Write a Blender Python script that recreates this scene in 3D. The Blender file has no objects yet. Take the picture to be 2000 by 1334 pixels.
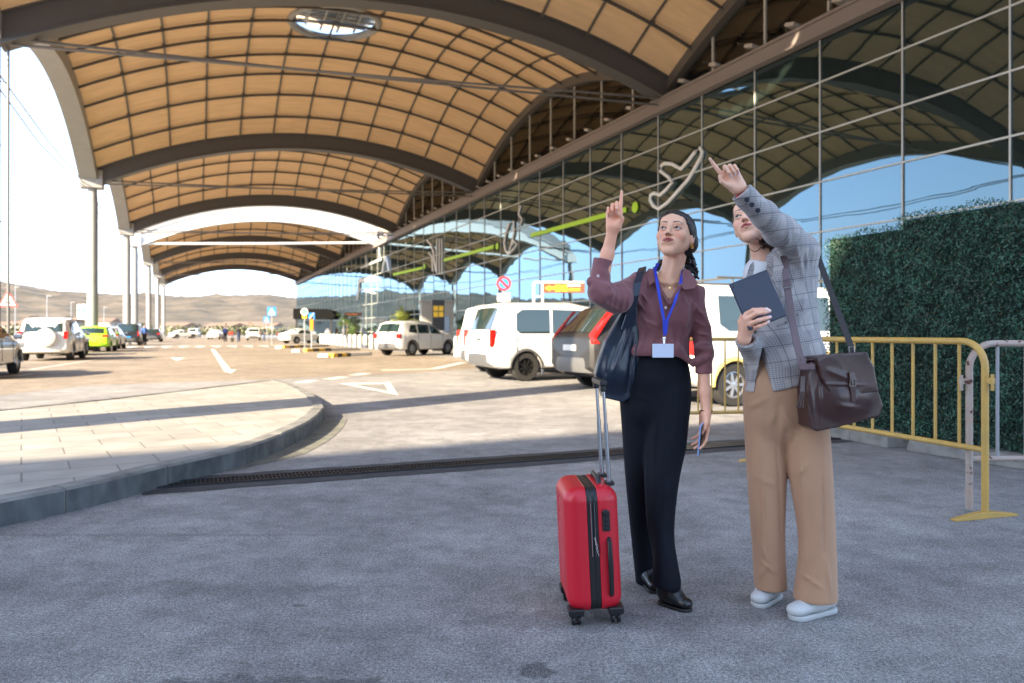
import bpy, bmesh, math, random
import numpy as np
from mathutils import Vector, Matrix, Euler

# ------------------------------------------------------------------ camera, sky, sun
FPX, CX, HY, CH = 1475.0, 1000.0, 648.0, 1.15
PHI = math.radians(22.63)            # the terminal front runs this far left of the view axis
CP, SP = math.cos(PHI), math.sin(PHI)
sc = bpy.context.scene
col = sc.collection
cam_d = bpy.data.cameras.new('camera'); cam = bpy.data.objects.new('camera', cam_d); col.objects.link(cam)
cam.location = (0, 0, CH); cam.rotation_euler = (math.radians(90), 0, 0)
cam_d.sensor_width = 36; cam_d.lens = FPX/2000*36; cam_d.shift_y = -19/2000
cam_d.clip_start = .05; cam_d.clip_end = 9000
cam_d.dof.use_dof = True; cam_d.dof.focus_distance = 3.25; cam_d.dof.aperture_fstop = 3.0
sc.camera = cam
SUN_EL = math.radians(26.3)
# sunlight travels toward +v and a little +u of the site frame
SAZ = math.radians(27)
sd = Vector((math.cos(SAZ)*CP-math.sin(SAZ)*SP, math.cos(SAZ)*SP+math.sin(SAZ)*CP, 0))*math.cos(SUN_EL)
sd.z = -math.sin(SUN_EL)
sun_d = bpy.data.lights.new('sun', 'SUN'); sun = bpy.data.objects.new('sun', sun_d); col.objects.link(sun)
sun_d.energy = 5.0; sun_d.angle = math.radians(.6); sun_d.color = (1, .83, .59)
sun.rotation_euler = sd.to_track_quat('-Z', 'Y').to_euler()
W = bpy.data.worlds.new('World'); sc.world = W; W.use_nodes = True
nt = W.node_tree; N = nt.nodes; Lk = nt.links
bg = N['Background']
sky = N.new('ShaderNodeTexSky'); sky.sky_type = 'NISHITA'; sky.sun_disc = False
sky.sun_elevation = SUN_EL; sky.sun_rotation = math.atan2(-sd.x, -sd.y)
sky.dust_density = .7; sky.air_density = 1.0; sky.ozone_density = 1.3
tc = N.new('ShaderNodeTexCoord'); mp = N.new('ShaderNodeMapping'); mp.inputs['Scale'].default_value = (1, 1, 3.2)
nz = N.new('ShaderNodeTexNoise'); nz.inputs['Scale'].default_value = 2.6; nz.inputs['Detail'].default_value = 8; nz.inputs['Roughness'].default_value = .55
rp = N.new('ShaderNodeValToRGB'); rp.color_ramp.elements[0].position = .44; rp.color_ramp.elements[1].position = .76
mx = N.new('ShaderNodeMixRGB'); mx.inputs[2].default_value = (4.0, 4.7, 5.9, 1)
mp.inputs['Location'].default_value = (.35, .2, .1)
Lk.new(tc.outputs['Generated'], mp.inputs['Vector']); Lk.new(mp.outputs[0], nz.inputs['Vector'])
Lk.new(nz.outputs['Fac'], rp.inputs[0]); Lk.new(rp.outputs[0], mx.inputs[0])
sx_ = N.new('ShaderNodeSeparateXYZ'); Lk.new(tc.outputs['Generated'], sx_.inputs[0])
hr = N.new('ShaderNodeMapRange'); hr.inputs[1].default_value = .0; hr.inputs[2].default_value = .34; hr.inputs[3].default_value = .9; hr.inputs[4].default_value = 0; Lk.new(sx_.outputs['Z'], hr.inputs[0])
hm = N.new('ShaderNodeMixRGB'); hm.inputs[2].default_value = (3.8, 5.1, 7.2, 1); Lk.new(hr.outputs[0], hm.inputs[0]); Lk.new(sky.outputs[0], hm.inputs[1])
Lk.new(hm.outputs[0], mx.inputs[1]); Lk.new(mx.outputs[0], bg.inputs['Color'])
bg.inputs['Strength'].default_value = .15
vs = sc.view_settings; vs.view_transform = 'Standard'; vs.look = 'None'; vs.exposure = 2.0; vs.gamma = 1; vs.use_curve_mapping = False
sc.cycles.use_denoising = True; sc.cycles.max_bounces = 8; sc.cycles.diffuse_bounces = 5; sc.cycles.glossy_bounces = 4
sc.cycles.transparent_max_bounces = 12; sc.cycles.sample_clamp_indirect = 6; sc.cycles.caustics_reflective = False; sc.cycles.caustics_refractive = False

R = math.radians
rnd = random.Random(7)
def P(px, py, d): return Vector(((px-CX)/FPX*d, d, CH+(HY-py)/FPX*d))
def G(px, py, z=0.0):
    d = FPX*(CH-z)/(py-HY); return Vector(((px-CX)/FPX*d, d, z))
def F(v, u, z=0.0): return Vector((v*CP-u*SP, v*SP+u*CP, z))
def toF(p): return (p.x*CP+p.y*SP, -p.x*SP+p.y*CP)

# ------------------------------------------------------------------ materials
def srgb(r, g, b):
    f = lambda c: (c/255/12.92) if c/255 <= .04045 else ((c/255+.055)/1.055)**2.4
    return (f(r), f(g), f(b))
MATS = {}
def mat(name, c, rough=.6, metal=0., var=0., vscale=4., c2=None, bump=0., bscale=40., bdist=.01, coat=0., emit=None, trans=0., stretch=(1,1,1), attr=None, spec=.5, sheen=0, sss=0):
    if name in MATS: return MATS[name]
    m = bpy.data.materials.new(name); m.use_nodes = True; t = m.node_tree; b = t.nodes['Principled BSDF']
    b.inputs['Base Color'].default_value = (*c, 1); b.inputs['Roughness'].default_value = rough; b.inputs['Metallic'].default_value = metal
    b.inputs['Specular IOR Level'].default_value = spec
    if coat: b.inputs['Coat Weight'].default_value = coat; b.inputs['Coat Roughness'].default_value = .04
    if sheen: b.inputs['Sheen Weight'].default_value = sheen
    if sss:
        b.inputs['Subsurface Weight'].default_value = sss; b.inputs['Subsurface Radius'].default_value = (.01, .004, .002); b.inputs['Subsurface Scale'].default_value = .6
    if trans: b.inputs['Transmission Weight'].default_value = trans
    if emit: b.inputs['Emission Color'].default_value = (*emit[:3], 1); b.inputs['Emission Strength'].default_value = emit[3]
    tcn = t.nodes.new('ShaderNodeTexCoord'); mpn = t.nodes.new('ShaderNodeMapping'); mpn.inputs['Scale'].default_value = stretch
    t.links.new(tcn.outputs['Object'], mpn.inputs[0])
    src = None
    if attr:
        a = t.nodes.new('ShaderNodeAttribute'); a.attribute_name = attr; src = a.outputs['Color']
        t.links.new(src, b.inputs['Base Color'])
    if var:
        n = t.nodes.new('ShaderNodeTexNoise'); n.inputs['Scale'].default_value = vscale; n.inputs['Detail'].default_value = 6
        t.links.new(mpn.outputs[0], n.inputs['Vector'])
        r = t.nodes.new('ShaderNodeMapRange'); r.inputs[1].default_value = .3; r.inputs[2].default_value = .7
        t.links.new(n.outputs['Fac'], r.inputs[0])
        if c2 is None: c2 = tuple(x*(1-var) for x in c)
        x = t.nodes.new('ShaderNodeMixRGB'); x.inputs[1].default_value = (*c, 1); x.inputs[2].default_value = (*c2, 1)
        t.links.new(r.outputs[0], x.inputs[0]); t.links.new(x.outputs[0], b.inputs['Base Color'])
    if bump:
        n2 = t.nodes.new('ShaderNodeTexNoise'); n2.inputs['Scale'].default_value = bscale; n2.inputs['Detail'].default_value = 5
        t.links.new(mpn.outputs[0], n2.inputs['Vector'])
        bp = t.nodes.new('ShaderNodeBump'); bp.inputs['Strength'].default_value = bump; bp.inputs['Distance'].default_value = bdist
        t.links.new(n2.outputs['Fac'], bp.inputs['Height']); t.links.new(bp.outputs[0], b.inputs['Normal'])
    MATS[name] = m; return m

# ------------------------------------------------------------------ object helpers
def tag(o, label=None, cat=None, group=None, kind=None):
    if label: o['label'] = label
    if cat: o['category'] = cat
    if group: o['group'] = group
    if kind: o['kind'] = kind
    return o
def thing(name, label, cat, loc=(0,0,0), rz=0, group=None):
    o = bpy.data.objects.new(name, None); col.objects.link(o); o.empty_display_size = .2
    o.location = loc; o.rotation_euler = (0, 0, rz); return tag(o, label, cat, group)
def npmesh(name, V, Fq, smooth=True):
    me = bpy.data.meshes.new(name); V = np.asarray(V, dtype=np.float32); Fq = np.asarray(Fq, dtype=np.int32)
    me.vertices.add(len(V)); me.vertices.foreach_set('co', V.ravel())
    n, k = Fq.shape; me.loops.add(n*k); me.loops.foreach_set('vertex_index', Fq.ravel())
    me.polygons.add(n); me.polygons.foreach_set('loop_start', np.arange(0, n*k, k, dtype=np.int32))
    me.polygons.foreach_set('use_smooth', np.full(n, smooth)); me.update(calc_edges=True); return me
def link(name, me, m, parent=None, world=False):
    o = bpy.data.objects.new(name, me); col.objects.link(o)
    if m is not None:
        for x in (m if isinstance(m, (list, tuple)) else [m]): me.materials.append(x)
    if parent is not None:
        o.parent = parent
        if world: o.matrix_parent_inverse = wmat(parent).inverted()
    return o
def wmat(o):
    m = o.matrix_basis.copy()
    return wmat(o.parent) @ o.matrix_parent_inverse @ m if o.parent else m
def copy_tree(o, parent=None):
    c = o.copy(); col.objects.link(c); c.parent = parent
    for ch in o.children: copy_tree(ch, c)
    return c

class MB:
    def __init__(s): s.v = []; s.f = []; s.mi = []; s.cur = 0
    def add(s, vs_, fs):
        n = len(s.v); s.v += [tuple(v) for v in vs_]; s.f += [tuple(i+n for i in f) for f in fs]; s.mi += [s.cur]*len(fs); return s
    def box(s, c, d, rot=None, taper=1.):
        hx, hy, hz = d[0]/2, d[1]/2, d[2]/2; vs_ = []
        for z, k in ((-hz, 1), (hz, taper)):
            for x, y in ((-hx,-hy),(hx,-hy),(hx,hy),(-hx,hy)):
                p = Vector((x*k, y*k, z))
                if rot is not None: p = rot @ p
                vs_.append(p+Vector(c))
        return s.add(vs_, [(0,3,2,1),(4,5,6,7),(0,1,5,4),(1,2,6,5),(2,3,7,6),(3,0,4,7)])
    def tube(s, pts, r, n=10, closed=False, caps=True):
        pts = [Vector(p) for p in pts]; m = len(pts); rr = r if isinstance(r, (list, tuple)) else [r]*m
        rings = []; up = None
        for i, p in enumerate(pts):
            a = pts[(i-1) % m] if (i > 0 or closed) else p; b = pts[(i+1) % m] if (i < m-1 or closed) else p
            t = (b-a).normalized()
            if up is None:
                up = Vector((0,0,1)) if abs(t.z) < .9 else Vector((0,1,0))
            x = t.cross(up).normalized(); y = x.cross(t).normalized(); up = y
            rings.append([p+(x*math.cos(2*math.pi*k/n)+y*math.sin(2*math.pi*k/n))*rr[i] for k in range(n)])
        vs_ = [q for g in rings for q in g]; fs = []
        for i in range(m if closed else m-1):
            for k in range(n):
                a = i*n+k; b = i*n+(k+1) % n; c = ((i+1) % m)*n+(k+1) % n; d = ((i+1) % m)*n+k
                fs.append((a, b, c, d))
        if caps and not closed: fs += [tuple(range(n))[::-1], tuple(range((m-1)*n, m*n))]
        return s.add(vs_, fs)
    def lathe(s, prof, n=24, M=None):
        vs_ = []; fs = []
        for (r, z) in prof:
            for k in range(n):
                p = Vector((r*math.cos(2*math.pi*k/n), r*math.sin(2*math.pi*k/n), z)); vs_.append(M @ p if M is not None else p)
        for i in range(len(prof)-1):
            for k in range(n): fs.append((i*n+k, i*n+(k+1) % n, (i+1)*n+(k+1) % n, (i+1)*n+k))
        fs.append(tuple(range(n))[::-1]); fs.append(tuple(range((len(prof)-1)*n, len(prof)*n)))
        return s.add(vs_, fs)
    def prism(s, pts, off):
        """polygon (3D points) extruded by off"""
        off = Vector(off); n = len(pts); pts = [Vector(p) for p in pts]
        vs_ = pts+[p+off for p in pts]
        fs = [tuple(range(n))[::-1], tuple(range(n, 2*n))]+[(i, (i+1) % n, n+(i+1) % n, n+i) for i in range(n)]
        return s.add(vs_, fs)
    def sweep(s, pts, side, w, h):
        """rectangular section swept along pts; side = horizontal width vector, h below the line"""
        side = Vector(side).normalized()*(w/2); vs_ = []; fs = []
        for p in pts:
            p = Vector(p); vs_ += [p-side, p+side, p+side-Vector((0,0,h)), p-side-Vector((0,0,h))]
        for i in range(len(pts)-1):
            a = 4*i
            for k in range(4): fs.append((a+k, a+(k+1) % 4, a+4+(k+1) % 4, a+4+k))
        fs += [(3,2,1,0), tuple(4*(len(pts)-1)+k for k in range(4))]
        return s.add(vs_, fs)
    def build(s, name, m, parent=None, smooth=False, world=False, bevel=0, auto=None):
        me = bpy.data.meshes.new(name); me.from_pydata(s.v, [], s.f); me.update()
        bm = bmesh.new(); bm.from_mesh(me); bmesh.ops.recalc_face_normals(bm, faces=bm.faces); bm.to_mesh(me); bm.free()
        o = link(name, me, m, parent, world)
        for i, p in enumerate(me.polygons): p.use_smooth = smooth; p.material_index = s.mi[i]
        if smooth: me.set_sharp_from_angle(angle=R(auto or 40))
        if bevel:
            b = o.modifiers.new('bevel', 'BEVEL'); b.width = bevel; b.segments = 2; b.limit_method = 'ANGLE'; b.angle_limit = R(35)
        return o

# ------------------------------------------------------------------ SDF modelling
def nsum(Pp, f, seed, n=5):
    rg = np.random.RandomState(seed); o = 0
    for i in range(n):
        d = rg.normal(size=3); d /= np.linalg.norm(d); o = o+np.sin(Pp @ (d*f*(.6+.8*rg.rand())).astype(np.float32)+rg.rand()*6.28)
    return o/n**.5
def cone(a, b, r1, r2, sq=None):
    a = np.array(a, np.float32); b = np.array(b, np.float32)
    def f(p):
        ab = b-a; L2 = max(float(ab @ ab), 1e-9); h = np.clip((p-a) @ ab/L2, 0, 1)
        q = p-a-h[:, None]*ab
        if sq is not None:
            ax = np.array(sq[0], np.float32); ax = ax/np.linalg.norm(ax); c = q @ ax; q = q+ax*(c*(1/sq[1]-1))[:, None]
        return np.sqrt((q*q).sum(1))-(r1+(r2-r1)*h)
    return f
def ell(c, r, M=None):
    c = np.array(c, np.float32); r = np.array(r, np.float32); Mi = None if M is None else np.array(M, np.float32)
    def f(p):
        q = p-c
        if Mi is not None: q = q @ Mi        # columns of M are the axes
        k0 = np.sqrt(((q/r)**2).sum(1)); k1 = np.sqrt(((q/(r*r))**2).sum(1))+1e-9
        return k0*(k0-1)/k1
    return f
def rbox(c, h, rad, M=None):
    c = np.array(c, np.float32); h = np.array(h, np.float32)-rad; Mi = None if M is None else np.array(M, np.float32)
    def f(p):
        q = p-c
        if Mi is not None: q = q @ Mi
        q = np.abs(q)-h
        return np.sqrt((np.maximum(q, 0)**2).sum(1))+np.minimum(q.max(1), 0)-rad
    return f
def wedge(pts, ylo, yhi, rad=0.):
    """prism with outline in x,z (counter-clockwise seen from -y), between two y"""
    pts = [(p[0], p[2]) for p in pts]
    cx = sum(p[0] for p in pts)/len(pts); cz = sum(p[1] for p in pts)/len(pts)
    pl = []
    for i in range(len(pts)):
        x0, z0 = pts[i]; x1, z1 = pts[(i+1) % len(pts)]; nx, nz_ = (z1-z0), -(x1-x0); l = math.hypot(nx, nz_); nx /= l; nz_ /= l
        if (cx-x0)*nx+(cz-z0)*nz_ > 0: nx, nz_ = -nx, -nz_
        pl.append((nx, nz_, nx*x0+nz_*z0))
    def f(p):
        d = np.maximum(p[:, 1]-yhi, ylo-p[:, 1])
        for nx, nz_, c in pl: d = np.maximum(d, p[:, 0]*nx+p[:, 2]*nz_-c)
        return d-rad
    return f
def half(pt, n):
    pt = np.array(pt, np.float32); n = np.array(n, np.float32); n = n/np.linalg.norm(n)
    return lambda p: (p-pt) @ n
def chain(pts, rs, sq=None):
    fs = [cone(a, b, r1, r2, sq) for a, b, r1, r2 in zip(pts, pts[1:], rs, rs[1:])]
    def f(p):
        d = fs[0](p)
        for g in fs[1:]:
            e = g(p); h = np.maximum(.012-np.abs(d-e), 0)/.012; d = np.minimum(d, e)-h*h*.012/9
        return d
    return f
def spline(pts, rs, m=5):
    '''denser joints through pts so that limbs bend without knuckles'''
    P_ = [Vector(p) for p in pts]; o, q = [], []; n = len(P_)
    for i in range(n-1):
        a, b, c, d = P_[max(i-1,0)], P_[i], P_[i+1], P_[min(i+2,n-1)]; ra, rb, rc, rd = rs[max(i-1,0)], rs[i], rs[i+1], rs[min(i+2,n-1)]
        for k in range(m):
            t = k/m; h = lambda w, x, y, z: .5*((2*x)+(y-w)*t+(2*w-5*x+4*y-z)*t*t+(3*x-w-3*y+z)*t**3)
            o.append(h(a,b,c,d)); q.append(h(ra,rb,rc,rd))
    o.append(P_[-1]); q.append(rs[-1]); return o, q
class S:
    """list of SDF operations: u union, s subtract, i intersect, w warp (adds to distance)"""
    def __init__(s): s.ops = []
    def u(s, f, k=.01): s.ops.append(('u', f, k)); return s
    def s_(s, f, k=.005): s.ops.append(('s', f, k)); return s
    def i(s, f, k=.004): s.ops.append(('i', f, k)); return s
    def w(s, f): s.ops.append(('w', f, 0)); return s
    def __call__(s, p):
        d = None
        for op, f, k in s.ops:
            e = f(p)
            if op == 'w': d = d+e; continue
            if d is None: d = e; continue
            if op == 'u': h = np.maximum(k-np.abs(d-e), 0)/k; d = np.minimum(d, e)-h*h*k/4
            else:
                e = -e if op == 's' else e
                h = np.maximum(k-np.abs(d-e), 0)/k; d = np.maximum(d, e)+h*h*k/4
        return d
def surf(fn, lo, hi, h):
    lo = np.array(lo, np.float32); hi = np.array(hi, np.float32); B = 6
    nb = np.ceil((hi-lo)/(h*B)).astype(int); n = nb*B
    ax = [lo[i]+h*B*(np.arange(nb[i])+.5) for i in range(3)]
    Cc = np.stack(np.meshgrid(*ax, indexing='ij'), -1).reshape(-1, 3).astype(np.float32)
    dc = fn(Cc).reshape(nb)
    act = np.abs(dc) < h*B*2.2+.006
    Fv = np.repeat(np.repeat(np.repeat(dc, B, 0), B, 1), B, 2).astype(np.float32)
    am = np.repeat(np.repeat(np.repeat(act, B, 0), B, 1), B, 2)
    idx = np.argwhere(am); pts = lo+(idx.astype(np.float32)+.5)*h
    out = np.empty(len(pts), np.float32)
    for s0 in range(0, len(pts), 400000): out[s0:s0+400000] = fn(pts[s0:s0+400000])
    Fv[am] = out
    Fv[0] = Fv[-1] = 1; Fv[:, 0] = Fv[:, -1] = 1; Fv[:, :, 0] = Fv[:, :, -1] = 1
    ins = Fv < 0
    c8 = [(i, j, k) for i in (0,1) for j in (0,1) for k in (0,1)]
    sl = lambda A, o: A[o[0]:A.shape[0]-1+o[0], o[1]:A.shape[1]-1+o[1], o[2]:A.shape[2]-1+o[2]]
    cnt = sum(sl(ins, o).astype(np.int8) for o in c8)
    ac = (cnt > 0) & (cnt < 8); ci = np.argwhere(ac); m = len(ci)
    vid = -np.ones(ac.shape, np.int64); vid[ac] = np.arange(m)
    val = {o: Fv[ci[:,0]+o[0], ci[:,1]+o[1], ci[:,2]+o[2]] for o in c8}
    acc = np.zeros((m, 3), np.float32); nn = np.zeros(m, np.float32)
    for o in c8:
        for a in range(3):
            if o[a] == 0:
                o2 = list(o); o2[a] = 1; o2 = tuple(o2); a0 = val[o]; a1 = val[o2]; cr = (a0 < 0) != (a1 < 0)
                t = np.where(cr, a0/np.where(cr, a0-a1, 1), 0)
                q = np.tile(np.array(o, np.float32), (m, 1)); q[:, a] += t
                acc += q*cr[:, None]; nn += cr
    V = lo+(ci+acc/nn[:, None]+.5)*h
    quads = []
    for a in range(3):
        b, c = (a+1) % 3, (a+2) % 3
        s0 = [slice(1, -1)]*3; s1 = [slice(1, -1)]*3; s0[a] = slice(0, -1); s1[a] = slice(1, None)
        e = ins[tuple(s0)] != ins[tuple(s1)]; E = np.argwhere(e); off = np.ones(3, int); off[a] = 0; Eg = E+off
        fl = ins[Eg[:,0], Eg[:,1], Eg[:,2]]
        def cell(db, dc_):
            q = Eg.copy(); q[:, b] += db; q[:, c] += dc_; return vid[q[:,0], q[:,1], q[:,2]]
        Q = np.stack([cell(-1,-1), cell(0,-1), cell(0,0), cell(-1,0)], 1)
        Q[~fl] = Q[~fl][:, ::-1]; quads.append(Q)
    Q = np.concatenate(quads); Q = Q[(Q >= 0).all(1)]
    return V, Q
def sdf_obj(name, fn, lo, hi, h, m, parent=None, colf=None, extra=None):
    V, Q = surf(fn, lo, hi, h)
    if extra:
        for (V2, Q2) in extra: Q = np.concatenate([Q, Q2+len(V)]); V = np.concatenate([V, V2])
    me = npmesh(name, V, Q)
    if colf is not None:
        a = me.attributes.new('col', 'FLOAT_COLOR', 'POINT'); c = np.ones((len(V), 4), np.float32); c[:, :3] = colf(V.astype(np.float32)); a.data.foreach_set('color', c.ravel())
    return link(name, me, m, parent, world=True)
# ------------------------------------------------------------------ ground
def ground_mat(name='asphalt_concrete', tint=(.252, .245, .242, 1)):
    m = mat(name, (.27, .262, .25), rough=.9, spec=.15); t = m.node_tree; b = t.nodes['Principled BSDF']; n = t.nodes; L = t.links
    tcn = n.new('ShaderNodeTexCoord')
    def noise(s, d=6, r=.6, scl=(1,1,1)):
        mpn = n.new('ShaderNodeMapping'); mpn.inputs['Scale'].default_value = scl; L.new(tcn.outputs['Object'], mpn.inputs[0])
        x = n.new('ShaderNodeTexNoise'); x.inputs['Scale'].default_value = s; x.inputs['Detail'].default_value = d; x.inputs['Roughness'].default_value = r
        L.new(mpn.outputs[0], x.inputs['Vector']); return x.outputs['Fac']
    def rng(src, a, b_, c=0., d=1.):
        x = n.new('ShaderNodeMapRange'); x.inputs[1].default_value = a; x.inputs[2].default_value = b_; x.inputs[3].default_value = c; x.inputs[4].default_value = d
        L.new(src, x.inputs[0]); return x.outputs[0]
    def mul(a, b_):
        x = n.new('ShaderNodeMath'); x.operation = 'MULTIPLY'; L.new(a, x.inputs[0])
        if isinstance(b_, float): x.inputs[1].default_value = b_
        else: L.new(b_, x.inputs[1])
        return x.outputs[0]
    v = mul(rng(noise(.22, 4), .3, .7, .74, 1.18), rng(noise(1.6, 9, .82), .36, .64, .72, 1.22))
    v = mul(v, rng(noise(5, 9, .8), .34, .66, .80, 1.20)); v = mul(v, rng(noise(.7, 5, .6, (1, 1, 1)), .60, .74, 1., 1.28)); v = mul(v, rng(noise(75, 5, .85), .38, .62, .50, 1.52)); v = mul(v, rng(noise(210, 3, .85), .42, .58, .55, 1.50))
    v = mul(v, rng(noise(.35, 6, .6, (.5, 3.5, 1)), .62, .72, 1., .88))
    # oil and damp stains
    for (c, r, k) in ((G(520, 1345), (.50, .09), .62), (G(1048, 1310), (.06, .06), .5), (G(1130, 1212), (.5, .10), .8), (G(200, 1150), (1.2, .12), .85), (G(588, 1182), (.035, .02), .55), (G(300, 1045), (1.2, .03), .82)):
        sp = n.new('ShaderNodeMapping'); sp.vector_type = 'TEXTURE'; sp.inputs['Location'].default_value = (c.x, c.y, 0); sp.inputs['Scale'].default_value = (r[0], r[1], 1)
        L.new(tcn.outputs['Object'], sp.inputs[0])
        ln = n.new('ShaderNodeVectorMath'); ln.operation = 'LENGTH'; L.new(sp.outputs[0], ln.inputs[0])
        ad = n.new('ShaderNodeMath'); ad.operation = 'ADD'; L.new(ln.outputs['Value'], ad.inputs[0]); L.new(rng(noise(14, 6, .65), .3, .7, -.55, .55), ad.inputs[1])
        v = mul(v, rng(ad.outputs[0], .75, 1.05, k, 1.))
    wm = n.new('ShaderNodeMixRGB'); wm.blend_type = 'MULTIPLY'; wm.inputs[0].default_value = 1; wm.inputs[1].default_value = tint
    L.new(v, wm.inputs[2]); L.new(wm.outputs[0], b.inputs['Base Color'])
    bp = n.new('ShaderNodeBump'); bp.inputs['Strength'].default_value = .55; bp.inputs['Distance'].default_value = .006
    L.new(noise(110, 5, .7), bp.inputs['Height']); L.new(bp.outputs[0], b.inputs['Normal'])
    return m
GM = ground_mat()
g = MB().add([(-2500,-600,0),(2500,-600,0),(2500,2600,0),(-2500,2600,0)], [(0,1,2,3)]).build('ground', GM); tag(g, kind='structure')
rd = MB(); rd.add([F(v, u, .0018) for v, u in ((-60,11.2),(-4.4,11.2),(-3.9,15.),(-2.2,18.4),(3.5,19.6),(6.2,21.),(10.2,24.),(10.4,420),(-60,420))], [tuple(range(9))]); tag(rd.build('road', ground_mat('tan_asphalt', (.262, .222, .180, 1))), kind='structure')

M_white_line = mat('road_paint', (.72,.70,.66), rough=.7, var=.35, vscale=9, bump=.2)
def poly(name, pts, m, z, kind='structure', mb=None):
    pts = [(p.x, p.y, z) for p in pts]; (mb).add(pts, [tuple(range(len(pts)))])
mk = MB()
def line(pts, w, mb=mk, z=.004):
    for a, b in zip(pts, pts[1:]):
        d = (b-a).normalized(); s = Vector((-d.y, d.x, 0))*w/2
        mb.add([(q.x, q.y, z) for q in (a-s, b-s, b+s, a+s)], [(0,1,2,3)])
# hollow give-way triangle
T3 = [G(662,749), G(762,747), G(778,772)]; cc = (T3[0]+T3[1]+T3[2])/3
T3i = [cc+(q-cc)*.62 for q in T3]
for i in range(3):
    j = (i+1) % 3; mk.add([(q.x, q.y, .004) for q in (T3[i], T3[j], T3i[j], T3i[i])], [(0,1,2,3)])
for a, b in (((585,748),(612,743)),((640,741),(672,736)),((690,733),(716,729))): line([G(*a), G(*b)], .32)
line([G(745,723), G(840,721)], .3); line([G(845,721), G(905,708)], .3)
line([G(415,682), G(447,727)], .22)
tip = G(447,727); mk.add([(q.x,q.y,.0045) for q in (G(436,722), G(462,722), G(450,730))], [(0,1,2)])
mk.add([(q.x,q.y,.004) for q in (G(332,698), G(362,699), G(345,705))], [(0,1,2)])
line([G(60,722), G(190,702)], .12); line([G(0,736), G(62,731)], .2)
tag(mk.build('road_markings', M_white_line), kind='structure')
mk2 = MB()
for i in range(12):
    v = -4.6+i*1.2; a = F(v-.48, 66.5); b = F(v+.48, 66.5); c = F(v, 59.5)
    mk2.add([(q.x,q.y,.004) for q in (a,b,c)], [(0,1,2)])
tag(mk2.build('crossing_markings', M_white_line), kind='structure')

# pavement island: raised paving with a kerb of separate stones
top = [(0,979),(70,966),(140,953),(210,938),(280,921),(350,904),(420,889),(475,875),(525,858),(565,842),(598,826),(620,810),(632,796),(628,784),(612,771),(588,757),(562,747),(540,743),(518,743)]
edge = [G(x, y, .15) for x, y in top]
near = [Vector((-9,-2,.15)), Vector((-4.6,-2,.15)), Vector((-4.1,.8,.15)), Vector((-3.62,2.6,.15))]
far = [G(400,757,.15), G(200,780,.15), G(0,800,.15), Vector((-7.6,6,.15)), Vector((-8.4,2.5,.15)), Vector((-9,-2,.15))]
loop = near[1:]+edge+far[:-1]
M_pav = mat('paving', (.42,.40,.37), rough=.85); t = M_pav.node_tree; b = t.nodes['Principled BSDF']
tcn = t.nodes.new('ShaderNodeTexCoord'); mpn = t.nodes.new('ShaderNodeMapping'); mpn.inputs['Rotation'].default_value = (0,0,R(-33)); t.links.new(tcn.outputs['Object'], mpn.inputs[0])
br = t.nodes.new('ShaderNodeTexBrick'); br.inputs['Color1'].default_value = (.345,.32,.285,1); br.inputs['Color2'].default_value = (.285,.265,.235,1); br.inputs['Mortar'].default_value = (.17,.16,.145,1)
br.inputs['Scale'].default_value = 1; br.inputs['Brick Width'].default_value = .6; br.inputs['Row Height'].default_value = .4; br.inputs['Mortar Size'].default_value = .007; br.inputs['Mortar Smooth'].default_value = .3
t.links.new(mpn.outputs[0], br.inputs['Vector'])
nn_ = t.nodes.new('ShaderNodeTexNoise'); nn_.inputs['Scale'].default_value = 3; nn_.inputs['Detail'].default_value = 8; t.links.new(tcn.outputs['Object'], nn_.inputs['Vector'])
n3 = t.nodes.new('ShaderNodeMapRange'); n3.inputs[1].default_value = .3; n3.inputs[2].default_value = .7; n3.inputs[3].default_value = .82; n3.inputs[4].default_value = 1.12; t.links.new(nn_.outputs['Fac'], n3.inputs[0])
mm = t.nodes.new('ShaderNodeMixRGB'); mm.blend_type = 'MULTIPLY'; mm.inputs[0].default_value = 1; t.links.new(br.outputs[0], mm.inputs[1]); t.links.new(n3.outputs[0], mm.inputs[2]); t.links.new(mm.outputs[0], b.inputs['Base Color'])
bp = t.nodes.new('ShaderNodeBump'); bp.inputs['Distance'].default_value = .004; bp.inputs['Strength'].default_value = .6; t.links.new(br.outputs['Fac'], bp.inputs['Height']); bp.invert = True; t.links.new(bp.outputs[0], b.inputs['Normal'])
pm = MB(); pm.prism([Vector((p.x, p.y, .005)) for p in loop], (0, 0, .143)); tag(pm.build('pavement', M_pav), kind='structure')
def resample(pts, step):
    out = [pts[0]]; acc = 0.
    for a, b in zip(pts, pts[1:]):
        L = (b-a).length; s = step-acc
        while s <= L: out.append(a+(b-a)*(s/L)); s += step
        acc = (acc+L) % step
    return out
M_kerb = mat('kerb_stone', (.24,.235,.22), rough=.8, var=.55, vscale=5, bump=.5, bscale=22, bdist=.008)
kp = resample(near[1:]+edge+far[:-1], .11); km = MB(); nrm = []
for i, p in enumerate(kp):
    a = kp[max(i-1,0)]; b = kp[min(i+1,len(kp)-1)]; d = (b-a).normalized(); nrm.append(Vector((d.y, -d.x, 0)))
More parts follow.
